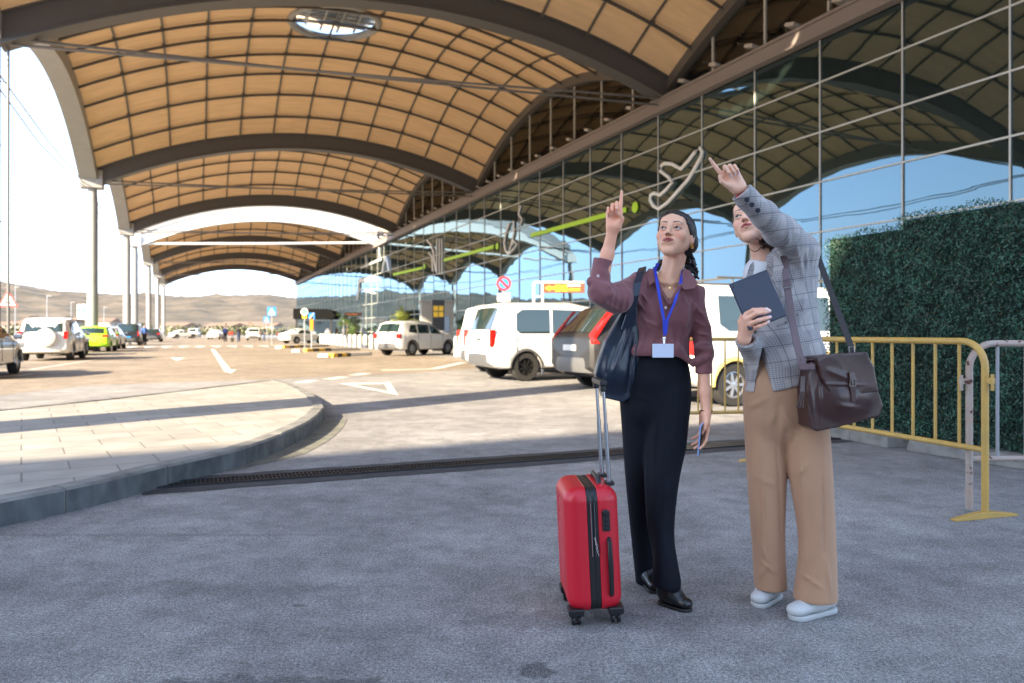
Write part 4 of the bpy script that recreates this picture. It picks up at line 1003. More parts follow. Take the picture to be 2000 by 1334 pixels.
for k in range(3): mb.tube([a0+ax*(.005*k)+e1*.025*math.cos(t)+e2*.023*math.sin(t) for t in [i*.35 for i in range(18)]], .0024, 6, closed=True)
mb.build('bracelet', M_red, w2, smooth=True, world=True)
# white tee
M_tee = mat('white_cotton', (.72,.74,.78), rough=.8, bump=.2, bscale=300, bdist=.0006)
s = S(); s.u(cone(P(1500,540,3.19), P(1520,640,3.19), .105, .12, ((0,1,0), .62))); s.u(cone(P(1494,525,3.2), P(1550,500,3.2), .036, .040), .03)
s.s_(cone(P(1484,470,3.215), P(1492,508,3.20), .055, .060), .006); s.w(folds([(P(1480,520,3.1), P(1500,560,3.08), .004, .006), (P(1510,510,3.1), P(1505,560,3.08), .004, .006)]))
lo, hi = bbox([P(1450,480,3.05), P(1590,640,3.33)], .02); sdf_obj('top', s, lo, hi, .005, M_tee, w2)
# blazer
M_bl = mat('checked_wool', (.2,.2,.22), rough=.85, bump=.3, bscale=600, bdist=.0006, sheen=.2); t = M_bl.node_tree; n = t.nodes; L = t.links; b = n['Principled BSDF']
tcn = n.new('ShaderNodeTexCoord'); mpn = n.new('ShaderNodeMapping'); mpn.inputs['Rotation'].default_value = (0, R(9), R(-35)); L.new(tcn.outputs['Object'], mpn.inputs[0])
spx = n.new('ShaderNodeSeparateXYZ'); L.new(mpn.outputs[0], spx.inputs[0])
def wav(axis, period, lo_, hi_):
    m_ = n.new('ShaderNodeMath'); m_.operation = 'MULTIPLY'; m_.inputs[1].default_value = 6.2832/period; L.new(spx.outputs[axis], m_.inputs[0])
    s_ = n.new('ShaderNodeMath'); s_.operation = 'SINE'; L.new(m_.outputs[0], s_.inputs[0])
    r_ = n.new('ShaderNodeMapRange'); r_.inputs[1].default_value = lo_; r_.inputs[2].default_value = hi_; L.new(s_.outputs[0], r_.inputs[0]); return r_.outputs[0]
def mth(op, a, b_):
    m_ = n.new('ShaderNodeMath'); m_.operation = op
    for i, q in enumerate((a, b_)):
        if isinstance(q, (int, float)): m_.inputs[i].default_value = q
        else: L.new(q, m_.inputs[i])
    return m_.outputs[0]
line_ = mth('MAXIMUM', wav('X', .052, .975, .995), wav('Z', .064, .98, .997))
block = mth('MAXIMUM', wav('X', .104, .1, .4), wav('Z', .128, .1, .4))
fine = mth('MULTIPLY', mth('MULTIPLY', mth('MAXIMUM', wav('X', .0075, .0, .5), wav('Z', .0085, .0, .5)), block), .55)
c1 = n.new('ShaderNodeMixRGB'); c1.inputs[1].default_value = (.41,.375,.365,1); c1.inputs[2].default_value = (.15,.15,.17,1); L.new(fine, c1.inputs[0])
c2 = n.new('ShaderNodeMixRGB'); c2.inputs[2].default_value = (.035,.038,.06,1); L.new(c1.outputs[0], c2.inputs[1]); L.new(mth('MULTIPLY', line_, .6), c2.inputs[0]); L.new(c2.outputs[0], b.inputs['Base Color'])
s = S(); yq = ((0,1,0), .72)
s.u(cone(P(1538,540,3.18), P(1532,610,3.17), .122, .124, yq)); s.u(cone(P(1532,610,3.17), P(1533,700,3.15), .124, .158, yq), .04); s.u(cone(P(1533,700,3.15), P(1535,790,3.15), .158, .170, yq), .04)
s.u(cone(P(1486,536,3.19), P(1563,492,3.17), .050, .058), .05)
s.u(ell(P(1500,575,3.09), (.062,.05,.062)), .04)
# raised sleeve
s.u(cone(P(1566,488,3.15), P(1523,449,2.97), .064, .056), .04); s.u(cone(P(1523,449,2.97), P(1492,420,2.88), .057, .047), .03); s.u(cone(P(1492,420,2.88), P(1447,375,2.80), .047, .038), .02)
# sleeve to the tablet
s.u(cone(P(1478,548,3.2), P(1473,670,3.15), .050, .048), .04); s.u(cone(P(1471,684,3.12), P(1457,664,2.995), .046, .041), .02)
fl = []
for a, b_, am, w in (((1556,470),(1582,560),.007,.012),((1570,480),(1592,540),.006,.010),((1545,478),(1572,530),.006,.010),((1532,462),(1560,510),.006,.010),((1585,560),(1560,640),.006,.012),((1596,610),(1575,680),.005,.012),((1520,440),(1548,470),.006,.010),((1565,520),(1540,600),.005,.012),((1590,500),(1594,580),-.005,.012)):
    fl.append((P(*a,3.05), P(*b_,3.06), am, w))
for a, b_ in (((1512,425),(1522,470)),((1500,418),(1505,455)),((1534,440),(1544,490))): fl.append((P(*a,2.90), P(*b_,2.94), .005, .009))
s.w(folds([(a, b, c*1.5, d) for a, b, c, d in fl])); s.w(wrinkle(.0042, 24, 55)); s.w(wrinkle(.0012, 60, 56))
s.s_(wedge([P(1474,498,3.1), P(1512,484,3.1), P(1523,505,3.1), P(1509,600,3.1), P(1482,650,3.1), P(1476,690,3.1), P(1462,560,3.1)], 2.9, 3.17), .004)
s.s_(wedge([P(1482,680,3.1), P(1487,680,3.1), P(1508,800,3.1), P(1469,800,3.1)], 2.8, 3.17), .006)
s.s_(cone(P(1484,460,3.22), P(1493,505,3.22), .055, .060), .006)
s.i(half(P(1447,375,2.80), (-.66,-.1,.74)), .003); s.s_(cone(P(1443,371,2.795), P(1462,391,2.83), .033, .034), .003)
s.s_(cone(P(1450,650,2.95), P(1460,668,3.02), .030, .029), .003); s.i(lambda p: np.where((p[:,0] < P(1482,660,3.0)[0]) & (p[:,2] < P(1460,625,3.0)[2]) & (p[:,1] < 3.06), ((p-arr(P(1456,664,3.0))) @ arr((-.3,-.55,.78))), -1.0), .003)
zh = P(1500,768,3.05)[2]
s.i(lambda p: zh+.000+.060*np.clip((p[:,0]-P(1500,0,3.05)[0])/.24, 0, 1)-.03*np.clip((p[:,1]-3.15)/.1,0,1)*0-p[:,2], .004)
lo, hi = bbox([P(1425,355,2.72), P(1625,790,3.32)], .02); sdf_obj('blazer', s, lo, hi, .0045, M_bl, w2)
# lapels, pockets, buttons
leaf('lapel', [P(1508,487,3.085), P(1521,497,3.065), P(1531,520,3.045), P(1524,545,3.035), P(1512,596,3.025), P(1503,596,3.03), P(1509,540,3.045), P(1512,510,3.06)], .005, M_bl, w2)
leaf('lapel', [P(1472,510,3.10), P(1465,518,3.08), P(1456,545,3.05), P(1462,560,3.035), P(1472,600,3.03), P(1480,600,3.04), P(1470,545,3.06), P(1474,520,3.09)], .005, M_bl, w2)
ribbon([P(1517,637,3.028), P(1530,633,3.024), P(1538,628,3.022)], .009, .0025).build('pocket_flap', M_bl, w2, world=True)
ribbon([P(1558,615,3.030), P(1566,613,3.034), P(1573,611,3.040)], .010, .0025).build('pocket_flap', M_bl, w2, world=True)
M_btn = mat('navy_button', (.008,.010,.025), rough=.3)
for x, y, d in ((1458.5,390,2.768),(1468.5,400,2.780),(1480,411,2.800)):
    mb = MB(); mb.lathe([(.0085,0),(.0095,.0015),(.0090,.003),(.006,.0032),(.005,.0022)], 18, Matrix.Translation(P(x,y,d)) @ Matrix.Rotation(R(100),4,'X') @ Matrix.Rotation(R(0),4,'Y')); mb.build('button', M_btn, w2, smooth=True, world=True)
# trousers
M_tan = mat('tan_trousers', srgb(176,135,105), rough=.82, var=.08, vscale=14, bump=.3, bscale=450, bdist=.0006, sheen=.2, stretch=(1,1,.4))
s = S(); s.u(cone(P(1535,690,3.17), P(1533,760,3.16), .135, .158, ((0,1,0), .72))); s.u(cone(P(1533,760,3.16), P(1533,800,3.16), .158, .155, ((0,1,0), .75)), .03)
s.u(chain(*spline([P(1494,780,3.18), P(1495,860,3.18), P(1498,940,3.17), P(1501,1050,3.18), P(1506,1160,3.20)], [.084,.080,.075,.064,.064])), .03)
s.u(chain(*spline([P(1572,780,3.13), P(1577,860,3.12), P(1584,940,3.10), P(1595,1060,3.08), P(1591,1180,3.07)], [.086,.084,.080,.069,.084])), .015)
tf = [(P(1488,800,3.08), P(1492,1140,3.12), .007, .006), (P(1514,830,3.10), P(1527,1140,3.14), -.007, .007), (P(1560,800,3.03), P(1578,1100,3.01), .007, .006), (P(1603,840,3.03), P(1610,1165,3.02), -.007, .006), (P(1530,775,3.02), P(1515,860,3.06), -.008, .012), (P(1487,1060,3.1), P(1506,1110,3.12), .007, .010), (P(1498,1100,3.12), P(1487,1140,3.12), .007, .009), (P(1580,1060,3.0), P(1560,1150,3.0), .012, .010), (P(1612,1080,3.0), P(1622,1165,3.0), .008, .009), (P(1560,1120,3.0), P(1610,1150,3.0), .006, .008), (P(1480,1090,3.1), P(1525,1130,3.1), .006, .008), (P(1462,800,3.1), P(1500,770,3.1), .007, .010), (P(1540,830,3.05), P(1532,900,3.1), -.008, .012), (P(1590,900,3.0), P(1560,940,3.0), .005, .012), (P(1470,930,3.1), P(1520,950,3.1), .004, .012), (P(1600,1080,3.0), P(1575,1170,3.0), -.006, .010), (P(1525,790,3.02), P(1552,830,3.03), .005, .010), (P(1528,800,3.02), P(1500,835,3.06), .005, .010)]
s.w(folds([(a, b, c*1.1, d) for a, b, c, d in tf])); s.w(wrinkle(.0050, 19, 77, (1,1,.28)))
s.i(half(P(1535,700,3.15), (0,0,1)), .004); s.i(lambda p: np.where(p[:,0] < P(1542,0,3.15)[0], P(1500,1152,3.17)[2]-p[:,2]+.06*(p[:,1]-3.17), P(1590,1172,3.05)[2]-p[:,2]), .004)
lo, hi = bbox([P(1445,695,2.95), P(1640,1190,3.34)], .02); lo[2] = 0; sdf_obj('trousers', s, lo, hi, .0055, M_tan, w2)
M_snk = mat('white_sneaker', (.52,.53,.53), rough=.5, bump=.1, bscale=60); M_snks = mat('white_sole', (.46,.47,.47), rough=.6)
shoe(P(1516,1168,3.28).xy.to_3d(), P(1477,1172,3.14).xy.to_3d(), .092, .076, M_snk, 'shoe', w2, M_snks, .020)
shoe(P(1628,1180,3.12).xy.to_3d(), P(1541,1190,3.00).xy.to_3d(), .094, .078, M_snk, 'shoe', w2, M_snks, .022)
# tablet
M_tab = mat('navy_tablet_case', (.028,.033,.060), rough=.5, bump=.1, bscale=300, bdist=.0004)
c4 = [P(1425,555,2.950), P(1495,527,2.985), P(1539,616,2.965), P(1461,647,2.930)]
ctr = sum(c4, Vector())/4; xa = ((c4[1]-c4[0])+(c4[2]-c4[3])).normalized(); za = ((c4[0]-c4[3])+(c4[1]-c4[2])); za = (za-xa*za.dot(xa)).normalized(); ya = za.cross(xa)
wdt = ((c4[1]-c4[0]).length+(c4[2]-c4[3]).length)/2; hgt = ((c4[0]-c4[3]).length+(c4[1]-c4[2]).length)/2
tbt = thing('tablet', 'dark navy tablet held against the checked blazer', 'tablet', ctr); tbt.rotation_euler = Matrix((xa, ya, za)).transposed().to_euler()
mb = MB(); mb.box((0,0,0), (wdt,.009,hgt)); mb.build('case', M_tab, tbt, bevel=.006)
mb = MB(); mb.box((0,.0055,0), (wdt*.95,.002,hgt*.95)); mb.build('screen', MATS['dark_screen'], tbt); mb = MB(); mb.lathe([(.004,0),(.005,.001),(.004,.0015)], 14, Matrix.Translation((-wdt/2+.016,-.0045,hgt/2-.016)) @ Matrix.Rotation(R(90),4,'X')); mb.build('camera_lens', MATS['dark_screen'], tbt)
# brown satchel with its straps
M_brn = mat('brown_leather', (.066,.027,.024), rough=.34, var=.5, vscale=9, bump=.4, bscale=22, bdist=.003, coat=.2); M_brn2 = mat('mauve_leather', (.16,.105,.115), rough=.5, var=.2, vscale=12); M_bstr = mat('dark_strap', (.022,.014,.014), rough=.5)
sb = thing('satchel', 'dark brown leather satchel with buckled flap hanging at the blazer hem', 'bag', P(1640,800,3.0))
Ds = 2.985
A = lambda x, y, d=Ds: P(x, y, d)
s = S(); s.u(wedge([A(1578,712), A(1672,706), A(1690,740), A(1706,790), A(1700,806), A(1585,833), A(1577,828), A(1571,760)], Ds-.045, Ds+.075, .012)); s.u(ell(A(1640,775,Ds-.02), (.10,.065,.075)), .04)
s.w(folds([(A(1578,720,Ds-.055), A(1590,825,Ds-.055), .005, .005), (A(1600,720,Ds-.06), A(1604,830,Ds-.06), .004, .004), (A(1620,790,Ds-.07), A(1690,800,Ds-.06), .006, .012)])); s.w(wrinkle(.0025, 24, 88))
lo, hi = bbox([A(1555,690,Ds-.12), A(1725,855,Ds+.11)], .02); sdf_obj('bag_body', s, lo, hi, .0038, M_brn, sb)
s = S(); s.u(wedge([A(1584,700), A(1610,694), A(1672,690), A(1686,716), A(1693,758), A(1650,764), A(1606,760), A(1592,735)], Ds-.070, Ds-.058, .006), .01); s.u(cone(A(1590,702,Ds+.01), A(1672,696,Ds+.01), .050, .046, ((0,0,1), .35)), .03)
s.w(folds([(A(1600,750,Ds-.08), A(1690,752,Ds-.08), .003, .004), (A(1610,720,Ds-.08), A(1670,745,Ds-.08), .004, .012)])); s.w(wrinkle(.0025, 26, 90))
s.w(lambda p: 0*p[:,0]); lo, hi = bbox([A(1570,685,Ds-.11), A(1705,775,Ds+.09)], .02); sdf_obj('flap', s, lo, hi, .0036, M_brn, sb)
ribbon([A(1664,727,Ds-.086), A(1666,750,Ds-.090), A(1667,785,Ds-.090)], [.022,.022,.016], .0025, (1,0,0)).build('buckle_strap', M_brn, sb, world=True, bevel=.001)
mb = MB(); mb.tube([A(1660,742,Ds-.095), A(1671,742,Ds-.095), A(1671,754,Ds-.096), A(1660,754,Ds-.096)], .0022, 6, closed=True); mb.tube([A(1665,742,Ds-.098), A(1666,753,Ds-.098)], .0016, 6); mb.build('buckle', mat('aged_steel', (.22,.20,.18), rough=.35, metal=1), sb, world=True)
for k in range(3): ribbon([A(1566+k*2,735,Ds-.05), A(1564+k*3,765,Ds-.055), A(1556+k*6,797,Ds-.055)], .006, .0015, (1,0,0)).build('tassel', M_brn, sb, world=True)
ribbon([A(1560,716,Ds-.045), A(1592,716,Ds-.065)], .022, .003, (0,0,1)).build('side_tab', M_brn2, sb, world=True)
ribbon([P(1530,500,3.085), P(1534,525,3.045), P(1537,555,3.025), P(1546,620,2.995), P(1556,670,2.965), P(1567,712,Ds-.04)], [.026,.026,.028,.028,.028,.028], .002, (1,0,.15)).build('strap', M_brn2, sb, world=True)
mb = MB(); mb.tube([P(1528,548,3.015), P(1545,545,3.015), P(1547,560,3.012), P(1530,563,3.012)], .0028, 6, closed=True); mb.tube([P(1563,700,2.95), P(1573,700,2.95), P(1574,715,2.945), P(1564,715,2.945)], .0028, 6, closed=True); mb.build('buckle', MATS['aged_steel'], sb, world=True)
ribbon([P(1560,455,3.20), P(1585,475,3.20), P(1598,503,3.17), P(1630,590,3.12), P(1662,676,3.04), P(1668,694,3.01)], .024, .002, (1,0,.35)).build('strap', M_bstr, sb, world=True)
mb = MB(); mb.tube([A(1658,678,Ds+.03), A(1668,676,Ds+.03), A(1669,690,Ds+.02), A(1659,692,Ds+.02)], .003, 6, closed=True); mb.build('ring', MATS['aged_steel'], sb, world=True)

# ================= red suitcase
M_case = mat('red_polycarbonate', (.54,.007,.022), rough=.42, bump=.12, bscale=900, bdist=.0005, coat=.12); M_blk = mat('black_plastic', (.010,.010,.012), rough=.4); M_alu = mat('aluminium', (.55,.57,.60), rough=.25, metal=1)
base = G(1148, 1212); su = thing('suitcase', 'small red hard shell suitcase with black zip band and raised handle', 'suitcase', (base.x+.022, base.y+.10, 0), R(3))
su.rotation_euler = (R(0), R(-2.6), R(3))
zc = .297; hw, hd, hh = .108, .170, .244
def case_half(x0, x1):
    s = S(); s.u(rbox((0,0,zc), (hw,hd,hh), .055))
    def groove(p):
        # sweeping line embossed on the big shell
        yy, z = p[:,1], p[:,2]; o = 0
        for k in (0, 1):
            c = np.abs(np.sqrt(((z-zc+.02)/(.20-.05*k))**2+((yy)/(.125-.035*k))**2)-1); o = o+.0032*np.exp(-(c/.03)**2)
        return np.where(np.abs(p[:,0]) > hw*.62, o, 0)
    s.w(groove); s.i(lambda p: np.maximum(x0-p[:,0], p[:,0]-x1), .004); return s
def lsurf(name, s, m, parent, h=.003, lo=(-.13,-.2,.03), hi=(.13,.2,.60)):
    V, Q = surf(s, lo, hi, h); return link(name, npmesh(name, V, Q), m, parent)
lsurf('shell', case_half(-.2, -.020), M_case, su); lsurf('shell', case_half(.022, .2), M_case, su)
s = S(); s.u(rbox((0,0,zc), (hw,hd-.002,hh-.002), .053)); s.i(lambda p: np.abs(p[:,0]-.001)-.0215, .002)
s.w(lambda p: .0025*np.exp(-(np.abs(p[:,0])/.003)**2)); lsurf('zip_band', s, M_blk, su, .0026)
mb = MB(); mb.tube([(-.006,-hd-.003,zc-.02+.0), (-.006,-hd-.003,zc+.19)], .0024, 6); mb.tube([(.008,-hd-.003,zc-.02), (.008,-hd-.003,zc+.19)], .0012, 6)
for k in range(3): mb.tube([(.004+.002*k,-hd-.006,zc+.055-.022*k), (.008+.004*k,-hd-.010,zc+.035-.024*k), (.016,-hd-.008,zc+.02-.02*k)], .0022, 6)
mb.build('zip_pull', M_chrome, su)
mb = MB(); mb.box((.052,-hd-.001,zc+.115), (.030,.012,.078)); mb.lathe([(.011,0),(.013,.004),(.010,.008)], 16, Matrix.Translation((.050,-hd-.006,zc+.150)) @ Matrix.Rotation(R(90),4,'X'))
for k in range(3): mb.box((.054,-hd-.008,zc+.118-.016*k), (.014,.004,.010))
mb.build('lock', M_blk, su, bevel=.003)
mb = MB(); mb.tube([(.060,-hd+.004,zc+.045), (.060,-hd-.014,zc+.035), (.060,-hd-.020,zc-.06), (.060,-hd-.014,zc-.165), (.060,-hd+.004,zc-.175)], [.009,.0095,.0105,.0095,.009], 10); mb.build('side_handle', M_blk, su, smooth=True)
mb = MB(); mb.tube([(.045,-.075,zc+hh-.004), (.045,-.065,zc+hh+.016), (.045,.065,zc+hh+.016), (.045,.075,zc+hh-.004)], .010, 10); mb.build('top_handle', M_blk, su, smooth=True)
mb = MB()
for y in (-.075, .095): mb.box((.088, y, zc+hh-.002), (.036,.040,.016))
mb.build('handle_socket', M_blk, su, bevel=.003)
for y in (-.075, .095):
    mb = MB(); mb.tube([(.088,y,zc+hh-.05), (.084,y,zc+hh+.235)], .0088, 12); mb.tube([(.084,y,zc+hh+.235), (.081,y,zc+hh+.388)], .0066, 12); mb.build('handle_tube', M_alu, su, smooth=True)
mb = MB(); mb.box((.080,.010,zc+hh+.401), (.030,.215,.024)); mb.box((.080,-.078,zc+hh+.381), (.024,.026,.03)); mb.box((.080,.098,zc+hh+.381), (.024,.026,.03)); mb.build('grip', M_blk, su, bevel=.006)
for x, y in ((-.078,-.135),(.078,-.135),(-.078,.135),(.078,.135)):
    mb = MB(); mb.box((x,y,.058), (.060,.070,.030), taper=1.05); mb.box((x,y,.036), (.040,.012+.02,.034)); f = mb.build('wheel_bracket', M_blk, su, bevel=.006)
    for k in (-1, 1):
        wm_ = MB(); wm_.lathe([(.012,-.007),(.021,-.006),(.022,0),(.021,.006),(.012,.007)], 18, Matrix.Translation((x+.012*k,y,.024)) @ Matrix.Rotation(R(90),4,'Y')); wm_.build('wheel', M_blk, f, smooth=True)
for p in ((0,-hd,zc-.22),): pass
# ================================================================== vehicles
M_tyre = mat('tyre_rubber', (.022,.021,.020), rough=.85, bump=.2); M_rim = mat('wheel_rim', (.42,.42,.43), rough=.35, metal=.8); M_rimb = mat('black_rim', (.015,.015,.016), rough=.3, metal=.3)
M_cg = mat('car_glass', (.018,.034,.034), rough=.03, coat=1); M_plast = mat('grey_plastic', (.075,.075,.078), rough=.6); M_under = mat('underbody', (.008,.008,.008), rough=.9)
M_tail = mat('red_lens', (.50,.012,.008), rough=.12, coat=.6); M_plate = mat('number_plate', (.70,.70,.68), rough=.4); M_head = mat('head_lens', (.55,.57,.58), rough=.08, coat=.5); M_orange = mat('orange_lens', (.75,.22,.02), rough=.2)
M_bplate = mat('blue_plate', (.03,.28,.70), rough=.4)
def lerp_tab(tab, x):
    if x <= tab[0][0]: return tab[0][1]
    for (a, b), (c, d) in zip(tab, tab[1:]):
        if x <= c: return b+(d-b)*(x-a)/(c-a) if c > a else d
    return tab[-1][1]
def wheel(parent, x, y, r, w, side, rimm):
    T_ = Matrix.Translation((x, y, r)) @ Matrix.Rotation(R(90)*(-side),4,'X')
    mb = MB(); mb.lathe([(r*.62,-w/2),(r*.93,-w/2),(r,-w*.36),(r,w*.36),(r*.93,w/2),(r*.62,w/2),(r*.60,w*.30)], 36, T_); o = mb.build('wheel', M_tyre, parent, smooth=True)
    rb = MB(); rb.lathe([(r*.62,w*.30),(r*.63,w*.42),(r*.57,w*.44),(r*.55,w*.26),(0.02,w*.24)], 30, T_)
    rb.lathe([(r*.14,w*.24),(r*.13,w*.40),(r*.05,w*.42)], 14, T_)
    for k in range(7):
        a = 2*math.pi*k/7; c = Vector((math.cos(a)*r*.34, math.sin(a)*r*.34, w*.34)); rt = Matrix.Rotation(a,3,'Z')
        vs_ = MB().box((0,0,0), (r*.44, r*.13, w*.12), rt); rb.add([T_ @ (Vector(v)+c) for v in vs_.v], vs_.f)
    rb.build('rim', rimm, o, smooth=True); return o
def car(label, cat, pos, head, prm, paint, name='parked_car', group=None, detail=2):
    """x forward from the tail, y to the left, z up"""
    root = thing(name, label, cat, pos, head, group)
    L_, Wd, wr_ = prm['L'], prm['W'], prm['wr']; belt, roof = prm['belt'], prm['roof']; wx = prm['wx']; plan = prm.get('plan', [(0,.86),(.06,.93),(.25,.985),(.6,1),(L_-.9,1),(L_-.35,.94),(L_-.08,.82),(L_,.72)])
    tum = prm.get('tum', .80); z_s = prm.get('sill', .30)
    xs = sorted(set([round(v,3) for v in ([x for x, _ in belt]+[x for x, _ in roof]+[x for x, _ in plan]+[L_*i/34 for i in range(35)]+[w+wr_*1.22*math.cos(math.pi*k/12) for w in wx for k in range(13)])])); xs = [x for x in xs if 0 <= x <= L_]
    zb0 = lambda x: z_s+.16*max(0, (.28-x)/.28)**2+.10*max(0, (x-L_+.3)/.3)**2
    def bottom(x):
        z = zb0(x)
        for w in wx:
            d = abs(x-w)
            if d < wr_*1.22: z = max(z, wr_+math.sqrt((wr_*1.22)**2-d*d)-.02)
        return z
    def sect(x):
        w = Wd/2*lerp_tab(plan, x); zb = lerp_tab(belt, x); zr = max(lerp_tab(roof, x), zb); z0 = min(bottom(x), zb-.12); g = min(1, (zr-zb)/.35); h = zb-z0
        wrf = w*(.93-(.93-tum)*g)
        return [(0,z0),(w*.90,z0),(w*.985,z0+.04),(w*1.0,z0+h*.30),(w*1.0,z0+h*.62),(w*.985,z0+h*.90),(w*.955,zb),(wrf+.012*g, zb+(zr-zb)*.86+.0),(wrf-.02, zb+(zr-zb)*.95+.008),(wrf-.12, zr+.012),(wrf*.5, zr+.030+.01*g),(0, zr+.036+.012*g)], w, zb, zr, wrf
    V = []; k = None; S_ = []
    for x in xs:
        pts, w, zb, zr, wf = sect(x); full = [(x, y, z) for y, z in pts]+[(x, -y, z) for y, z in pts[-2:0:-1]]; k = len(full); V += full; S_.append((w, zb, zr, wf))
    Fs = []
    for i in range(len(xs)-1):
        for j in range(k): a = i*k+j; b = i*k+(j+1) % k; Fs.append((a, b, b+k, a+k))
    Fs += [tuple(range(k)), tuple(range((len(xs)-1)*k, len(xs)*k))[::-1]]
    mb = MB(); mb.add(V, Fs); body = mb.build('body', paint, root, smooth=True, auto=32)
    ub = MB(); ub.box((L_/2, 0, .52), (L_-.5, Wd*.80, .50)); ub.build('underbody', M_under, root)
    def tabS(x):
        _, w, zb, zr, wf = sect(x); return w, zb, zr, wf
    def sidept(x, t, s, off=.010):
        w, zb, zr, wf = tabS(x); y0, z0 = w*.955, zb; y1, z1 = wf+.012, zb+(zr-zb)*.86; n = Vector((0, z1-z0, y0-y1)).normalized() if z1 > z0+.01 else Vector((0,1,0))
        return Vector((x, s*(y0+(y1-y0)*t+n.y*off), z0+(z1-z0)*t+n.z*off))
    for win in prm.get('side', []):
        for s in (1, -1):
            pts = [sidept(x, t, s) for x, t in win]; mb = MB(); n = len(pts); cc = sum(pts, Vector())/n
            mb.add(pts+[cc], [(i, (i+1) % n, n) for i in range(n)]); w_ = mb.build('window', M_cg, root, smooth=False)
    def slab(xa, xb, sgn, ta, tb, ws, nm):
        wa, zba, zra, wfa = tabS(xa); wb2, zbb, zrb, wfb = tabS(xb); A0 = Vector((xa, 0, zba+.03)); B0 = Vector((xb, 0, zrb+.035)); pts = []
        nrm_ = (B0-A0).normalized().cross(Vector((0,1,0)))*(1 if sgn > 0 else -1); nrm_ = nrm_ if (nrm_.x*sgn > 0 or nrm_.z > 0) else -nrm_
        if nrm_.z < 0 and abs(nrm_.x) < .2: nrm_ = -nrm_
        if nrm_.x*sgn < 0: nrm_ = -nrm_
        def q(sy, t): c = A0.lerp(B0, t); hw_ = (wa*.93*(1-t)+(wfb)*t)*ws; return Vector((c.x, sy*hw_, c.z-.030*abs(sy)**3))+nrm_*.016
        grid = [[q(-1+2*i/8, ta+(tb-ta)*j/3) for i in range(9)] for j in range(4)]; vs_ = [p for row in grid for p in row]
        fs = [(j*9+i, j*9+i+1, (j+1)*9+i+1, (j+1)*9+i) for j in range(3) for i in range(8)]; mb = MB(); mb.add(vs_, fs); return mb.build(nm, M_cg, root, smooth=True)
    rw = prm['rear']; slab(rw[0], rw[1], -1, rw[2], rw[3], rw[4], 'rear_window')
    fw = prm['front']; slab(fw[0], fw[1], 1, .06, .93, .93, 'windshield')
    for x in wx:
        for s in (1, -1): wheel(root, x, s*(Wd/2-.13), wr_, .215, s, prm.get('rim', M_rim))
    # bumpers, lights, plate, mirrors, handles, seams
    for xb, sg, nm in ((.0, -1, 'rear_bumper'), (L_, 1, 'front_bumper')):
        mb = MB(); vs_ = []; fs = []; c = 12; hb = prm.get('bh', .26); zb_ = z_s+.05
        for i in range(c+1):
            t = -1+2*i/c; y = t*Wd/2*.965; xx = xb-sg*(.015+.30*abs(t)**5)+sg*.045
            for (dx, z) in ((-.16,zb_),(0,zb_+.02),(.02,zb_+hb*.5),(0,zb_+hb),(-.10,zb_+hb+.01)): vs_.append((xx+sg*dx, y, z))
            if i: a = 5*i-5; fs += [(a+j, a+j+1, a+6+j, a+5+j) for j in range(4)]
        mb.add(vs_, fs); mb.build(nm, prm.get('bump', M_plast), root, smooth=True)
    for s in (1, -1):
        tl = prm['tail']; mb = MB(); y = s*(Wd/2*lerp_tab(plan,.05)-tl[0]/2+.012)
        if tl[3:]:
            pts = [Vector((.02+dx, s*(Wd/2*lerp_tab(plan,.03+dx)*(1 if z < 1.05 else .955-.10*(z-1.05))+.012), z)) for dx, z in tl[3]]; mb.prism(pts, (0,-s*.10,0)); mb.prism([Vector((-.012+p.x*.9, s*(Wd/2*.86)*(1 if p.z < 1.05 else .96-.10*(p.z-1.05))-s*.07*(0 if i in tl[4] else 1), p.z)) for i, p in enumerate(pts)], (.04,0,0))
        else: mb.box((.045, y, tl[1]), (.13, tl[0], tl[2]))
        mb.build('tail_light', M_tail, root, bevel=.015)
        mb = MB(); mb.box((L_-.17, s*(Wd/2*.80), prm.get('hz', .78)), (.26,.30,.15), Euler((0,0,-s*.35)).to_matrix()); mb.build('head_light', M_head, root, bevel=.03)
        mb = MB(); mb.box((fw[0]-.22, s*(Wd/2+.09), lerp_tab(belt, fw[0])+.10), (.13,.20,.15)); mb.build('wing_mirror', prm.get('mir', paint), root, bevel=.04)
    pz = prm.get('pz', .62); mb = MB(); mb.box((-.012 if pz > .55 else -.055, prm.get('py', 0), pz), (.02,.52,.115)); mb.build('number_plate', prm.get('plate', M_plate), root)
    if detail > 1:
        for s in (1, -1):
            for x in prm.get('doors', []):
                sm_ = MB(); w, zb, zr, wf = tabS(x); sm_.box((x, s*(w*1.0), (z_s+zb)/2+.04), (.010,.012,zb-z_s-.12)); sm_.build('door_seam', M_under, root)
            for x in prm.get('doors', [])[1:]:
                w, zb, zr, wf = tabS(x-.0); hb_ = MB(); hb_.box((x-.18 if x > 1 else x+.2, s*(w*.985+.012), zb-.13), (.18,.03,.03)); hb_.build('door_handle', paint, root, bevel=.008)
        for w in wx:
            for s in (1, -1):
                ar = MB(); R_ = wr_*1.22; ar.tube([(w+R_*math.cos(a), s*(Wd/2*lerp_tab(plan,w)*.992), wr_+R_*math.sin(a)-.02) for a in [math.pi*i/16 for i in range(17)]], .028, 6); ar.build('wheel_arch', prm.get('bump', M_plast), root, smooth=True)
    return root
def paintm(name, c, **k): return mat(name, c, rough=.3, coat=.7, **k)
